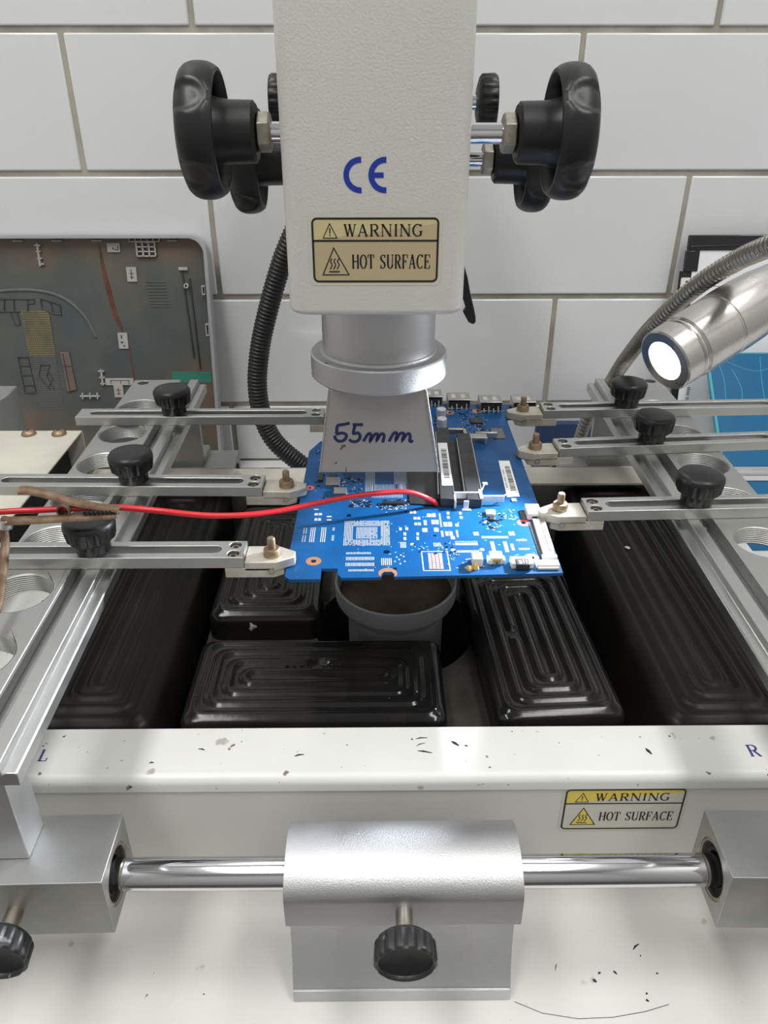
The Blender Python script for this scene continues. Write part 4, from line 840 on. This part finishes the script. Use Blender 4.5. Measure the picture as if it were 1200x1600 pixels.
part('foil', CP(MB().plate(rrect(-CW + 3.1, -1.6, 3.1, CH - 3.1, 12, 8), [], -9.5, -8.6)), 'foil', lc)
def bx(nm, m_, *rects, h=1.6, lb=None, kind=None):
    mb = MB()
    for u0, u1, v0, v1 in rects: mb.box(u0, u1, v0, v1, -8.7, -8.6 + h)
    return part(nm, CP(mb), m_, lc, label=lb, kind=kind)
for n_ in (dict(r=(-83.9, -73.2, 203, 210.4), d=[(-79.5, -78.3, 205.2, 206.8), (-77.5, -75.9, 204.6, 205.6), (-75.2, -74.3, 204, 208)]), dict(r=(-69.8, -61.5, 179, 191), d=[(-66.2, -65.4, 181, 189), (-67.8, -63.6, 185.4, 186.0), (-67.5, -63.8, 182.3, 182.9)]),
           dict(r=(-83.6, -75.4, 122.2, 136), d=[(-81.0, -79.8, 130.8, 134), (-81.5, -79.2, 127, 128.4), (-79.5, -78.0, 124, 125.4)]), dict(r=(-99.4, -74.4, 90, 96), d=[(-95, -78, 93.8, 94.4), (-94.6, -94, 91, 94), (-86, -85.4, 91, 94), (-78.6, -78, 91, 94)]), dict(r=(-92.6, -84.4, 78.9, 90), d=[(-88.8, -88.2, 81, 88), (-90.5, -86.4, 85.2, 85.8), (-90, -86.8, 82, 82.6)])):
    o = bx('mounting_pad', 'cover_white', n_['r'], h=1.2)
    part('slot_marks', CP((lambda mb: [mb.box(a, b_, c_, d_, -7.5, -7.3) for a, b_, c_, d_ in n_['d']] and mb)(MB())), 'rib_dark', o)
bx('clip_rib', 'cover_white', (-142.8, -141.4, 192, 210.5), (-144.6, -139.6, 208, 209.4), (-144.0, -140.2, 203.2, 204.2), (-143.6, -139.8, 197.6, 198.6), (-143.2, -138.8, 193, 194.2), h=2.4)
bx('clip_rib', 'cover_white', (-102.4, -101.0, 90, 104), (-104.4, -99.2, 102, 103), (-104.0, -99.4, 96.4, 97.4), (-103.8, -99.6, 91, 92), h=2.4)
bx('clip_rib', 'cover_white', (-123.4, -106, 79.6, 80.8), (-121.6, -120.6, 77.6, 83), (-115, -114, 77.6, 83), (-108.4, -107.4, 77.6, 83), h=2.4)
gr = []
for k in range(6): gr.append((-64.6 + k * 5.0, -63.8 + k * 5.0, 211.4, 215.8))
gr += [(-64.6, -38.9, 211.2, 212)]
for k in range(4): gr.append((-59.4 + k * 5.2, -58.2 + k * 5.2, 199.4, 211.2))
for k in range(4): gr.append((-59.4, -42.6, 199.4 + k * 3.7, 200.4 + k * 3.7))
bx('vent_grille', 'cover_white', *gr, h=3.0, lb='pale moulded vent grille')
bx('fine_rib', 'rib_grey', *[(-54.8 + k * .3, -38 + k * .3, 178.5 - k * 2.6, 179.1 - k * 2.6) for k in range(9)], h=.6)
for a, b_, q in (((-22.6, 187.5), (-18.6, 114.5), 1.2), ((-16.7, 181.3), (-13.9, 103.8), 1.2)):
    part('long_rib', CP(MB().tube([(a[0], a[1], -8), (b_[0], b_[1], -8)], q * .7, 8)), 'rib_dark', lc)
bx('rib_cap', 'cover_white', (-25, -17.4, 188.4, 190.8), h=2.4)
part('screw_boss', CP(MB().lathe([(1.0, -8.6), (1.0, -5.8), (2.1, -5.8), (2.2, -8.6)], (-19.8, 175.5, 0), seg=20)), 'cover_white', lc)
for a in ((-6.0, -3.2, 168.2, 176.0), (-5.2, -2.4, 133.8, 144.1)):
    part('side_hook', CP(MB().plate([(a[0], a[2]), (a[1], a[2]), (a[1], a[3]), (a[0], a[3])], [[(a[0] + .9, a[2] + 1.2), (a[1] - .5, a[2] + 1.2), (a[1] - .5, a[3] - 1.2), (a[0] + .9, a[3] - 1.2)]], -8.6, -2.5)), 'cover_white', lc)
for a in (-157.5, -125, -91.5, -28): bx('edge_clip', 'cover_white', (a - 4, a + 4, 211.6, 212.6), h=3.5)
def seam(pts, wd): 
    mb = MB(); mb.ribbon(pts, wd, lambda u, v: (u, v, -8.45)); return mb
part('tear_seam', CP(seam([(-90.5, 209.1), (-89.9, 194.9), (-88.6, 182), (-86.8, 170.4), (-84.4, 152.9), (-80.5, 141.6), (-78.6, 134.5)], [.8, 3.0, 4.2, 4.6, 4.2, 3.0, 1.4])), 'rust_seam', lc, flat=True, label='brown torn seam in the foil')
part('tear_seam', CP(seam([(-75.2, 124), (-74.2, 110), (-72.7, 85.8)], [1.6, 1.5, 1.2])), 'rust_seam', lc, flat=True)
part('tape', CP(MB().box(-39.6, -4.5, 92, 101.8, -8.5, -8.2)), 'teal', lc, label='teal tape strip')
part('arc_groove', CP(MB().tube(smooth_path([(-200, 168, -8.9), (-176.6, 171.7, -8.9), (-148.4, 171.6, -8.9), (-126.6, 165.3, -8.9), (-111.1, 150.3, -8.9), (-103, 132, -8.9)], 6), 1.5, 8)), 'rib_grey', lc)
hm = MB().plate([(-163.7, 68), (-139.8, 68), (-140.4, 116), (-163.9, 116)], [], -8.55, -8.3)
part('vent_mesh', CP(hm), 'rib_grey', lc); hm = MB().plate([(-163.9, 116), (-140.4, 116), (-141.2, 155), (-165.3, 155)], [], -8.55, -8.3)
part('vent_mesh', CP(hm), 'honey', lc, label='olive stained honeycomb vent')
dots = MB()
for j in range(44):
    for i in range(15):
        u, v = -163.4 + i * 1.58 + (j % 2) * .79, 69.5 + j * 1.95
        dots.add([(u + .55 * math.cos(R(60 * k)), v + .62 * math.sin(R(60 * k)), -8.24) for k in range(6)], [tuple(range(6))])
part('vent_holes', CP(dots), 'rib_dark', lc, flat=True, kind='stuff')
ribs = MB()
def rib(a, b_): ribs.tube([(a[0], a[1], -8.2), (b_[0], b_[1], -8.2)], .55, 6)
for a, b_ in (((-200, 164.8), (-152.2, 164.8)), ((-190, 154.2), (-165.4, 154.2)), ((-157.8, 164.3), (-159, 154.7)), ((-169.7, 164.3), (-171, 154.2)), ((-178, 164.5), (-179.5, 154.2)), ((-174.5, 154), (-172, 143)), ((-168.8, 154), (-167.5, 143)), ((-172, 143), (-167.5, 143)), ((-152.2, 164.8), (-152.6, 161)), ((-158, 161), (-152.6, 161)),
              ((-146.7, 165.3), (-146.4, 156.8)), ((-146.7, 165.3), (-130.6, 160)), ((-130.6, 160), (-130.7, 151.4)), ((-130.7, 151.4), (-137.2, 152.5)), ((-137.2, 152.5), (-138.5, 162)), ((-146.4, 156.8), (-137.2, 152.5)),
              ((-174, 114.9), (-172.9, 83.2)), ((-165, 114.9), (-162.7, 83.2)), ((-174, 114.9), (-165, 114.9)), ((-173.6, 107.5), (-164.4, 107.5)), ((-173.4, 99), (-163.8, 99)), ((-173, 90), (-163.2, 90)), ((-172.9, 83.2), (-162.7, 83.2)),
              ((-155, 108), (-147, 108)), ((-155, 108), (-158, 98)), ((-158, 98), (-150, 86)), ((-147, 108), (-151, 98)), ((-151, 98), (-146, 86)), ((-150, 104), (-146, 96)), ((-146, 96), (-151, 88))): rib(a, b_)
part('frame_ribs', CP(ribs), 'rib_dark', lc, label='dark moulded ribs around the vent')
part('duct_strip', CP(MB().plate([(-135.9, 119.2), (-128.1, 119.2), (-126, 86), (-134.5, 84)], [], -8.6, -7.0)), 'pink_strip', lc, bevel=.3)
for a, b_ in (((-133.6, 118), (-131.8, 86)), ((-135.5, 107), (-127.5, 107))): part('strip_rib', CP(MB().tube([(a[0], a[1], -6.9), (b_[0], b_[1], -6.9)], .4, 6)), 'rib_dark', lc)

# ---- cream side housing, grey post
sh_ = thing('side_housing', 'cream sheet-metal housing with two round-head screws beside the L rail', 'housing', (-290, 360, 0.2))
part('cover_sheet', MB().box(-400, -201.5, 232, 493, 118.8, 120).box(-400, -206, 491.8, 493, .3, 118.8).box(-400, -201.5, 232, 233.2, .3, 118.8), 'cream', sh_, bevel=.5)
part('side_flange', MB().box(-206, -201.5, 491.6, 493.2, .3, 118.8), 'cream', sh_)
part('inner_shade_block', MB().box(-390, -212, 240, 488, .4, 112), 'black_matte', sh_)  # black block added to paint the shade inside the open housing
for x in (-235.2, -214.8):
    sc_ = part('screw', MB().lathe([(4.9, 120), (4.7, 121.2), (3.6, 122.6), (1.6, 123.3), (0, 123.4)], (x, 486.5, 0), seg=24), 'brass_rust', sh_, label='tarnished round-head screw')
    part('cross_slot', MB().box(x - 1.6, x + 1.6, 486.2, 486.8, 123.2, 123.46).box(x - .3, x + .3, 484.9, 488.1, 123.2, 123.46), 'black_matte', sc_)
gpst = thing('metal_post', 'grey metal post with a slotted top behind the cream housing', 'post', (-280, 515, 0.2))
part('post_body', MB().plate([(-300, 496), (-262, 496), (-257.5, 516), (-258, 534), (-300, 534)], [], .3, 137), 'alu_plate', gpst, bevel=1)
part('slot', MB().plate(stadium(-290, -272, 524, 2.6), [], 137.02, 137.2), 'black_matte', gpst)
part('seam', MB().box(-299, -262, 495.7, 496, 128.6, 129.0), 'rib_dark', gpst)

# ---- display panel with black tape, blue film screen, dark blue card
dp = thing('display_panel', 'white-backed display panel edged with glossy black tape, leaning on the tiles', 'display panel', (360, 660, 0.3))
DV = Vector((0, 33, 214)).normalized(); D0 = Vector((268, 650, .3)); DN = U_.cross(DV)
def DP(mb): mb.v = [tuple(D0 + U_ * p[0] + DV * p[1] + DN * p[2]) for p in mb.v]; return mb
part('backing_sheet', DP(MB().plate([(0, 0), (300, 0), (300, 203), (4.5, 203), (4.5, 187.5), (0, 187.5)], [], -3, 1)), 'lcd_white', dp)
tpz = part('tape', DP(MB().plate([(-5.5, 203), (300, 203), (300, 217), (-5.5, 215.2)], [], -4, 2.2)), 'tape', dp, bevel=.8, label='glossy black tape along the top edge')
part('tape_fold', DP(MB().tube(smooth_path([(-5, 206, 2.2), (40, 207.5, 2.6), (120, 206.5, 2.4), (200, 209, 2.5)], 6), .6, 8)), 'tape', tpz)
part('tape', DP(MB().plate([(-6.5, 186), (4.4, 186), (4.4, 202.9), (-6.5, 202.9)], [], -3.6, 1.9)), 'tape', dp, bevel=.6)
part('tape', DP(MB().plate([(-9, 168), (-.3, 168), (-.3, 186), (-9, 186)], [], -3.6, .8)), 'black_matte', dp)
br = part('bracket', DP(MB().plate(rrect(-8.6, -.4, 164.5, 181, 1.5), [circle(-3.6, 177.5, 1.2, 12), circle(-3.9, 168.4, 1.2, 12)], .9, 2.0)), 'white_plastic', dp, label='small white bracket with two holes')
part('bracket_mark', DP(MB().box(-5.8, -1.2, 172.2, 172.9, 2.0, 2.1)), 'ink', br)
part('sheet_seam', DP(MB().box(4, 300, 173.6, 174.0, 1, 1.12)), 'rib_grey', dp)
part('tape', DP(MB().plate([(-4, 30), (2.2, 30), (2.2, 164), (-4, 164)], [], -2.6, 1.4)), 'tape', dp)
pr2 = MB(); rnd = random.Random(5)
for k in range(16):
    v = 62 + k * 1.6
    if rnd.random() < .8: pr2.box(9.5, 12.0 + rnd.random(), v, v + .8, 1.02, 1.1)
part('printed_code', DP(pr2), 'rib_grey', dp, kind='stuff')
bf = thing('screen_in_blue_film', 'screen panel wrapped in shiny blue protective film behind the R rail', 'screen', (350, 580, .3))
FV = Vector((0, 128, 122)).normalized(); F0 = Vector((283, 524, .4)); FN = U_.cross(FV)
def FP(mb): mb.v = [tuple(F0 + U_ * p[0] + FV * p[1] + FN * p[2]) for p in mb.v]; return mb
part('panel', FP(MB().plate(rrect(0, 260, 0, 176, 2), [], -4, -.4)), 'film_edge', bf, bevel=.5)
part('film', FP(MB().plate(rrect(2.5, 260, .5, 174.5, 3), [], -.39, .3)), 'film', bf, bevel=.3, label='blue protective film')
wk = MB()
for pts in ([(8, 170, .3), (12, 150, .8), (10, 120, .5)], [(14, 168, .4), (40, 158, .9), (70, 166, .4)], [(46, 172, .3), (44, 140, .8), (47, 100, .4)], [(20, 160, .4), (26, 140, .8), (22, 122, .4)]): wk.tube(smooth_path([(p[0], p[1], .25) for p in pts], 6), .35, 8)
part('film_wrinkle', FP(wk), 'film_edge', bf)  # paler teal on the wrinkles paints their whitish highlights
dk = thing('blue_card', 'dark blue flat piece standing between the rear clamp arms and the tiles', 'card', (190, 640, .3))
part('card', MB().box(140.5, 240, 636, 644, .4, 62), 'navy', dk, bevel=.4)
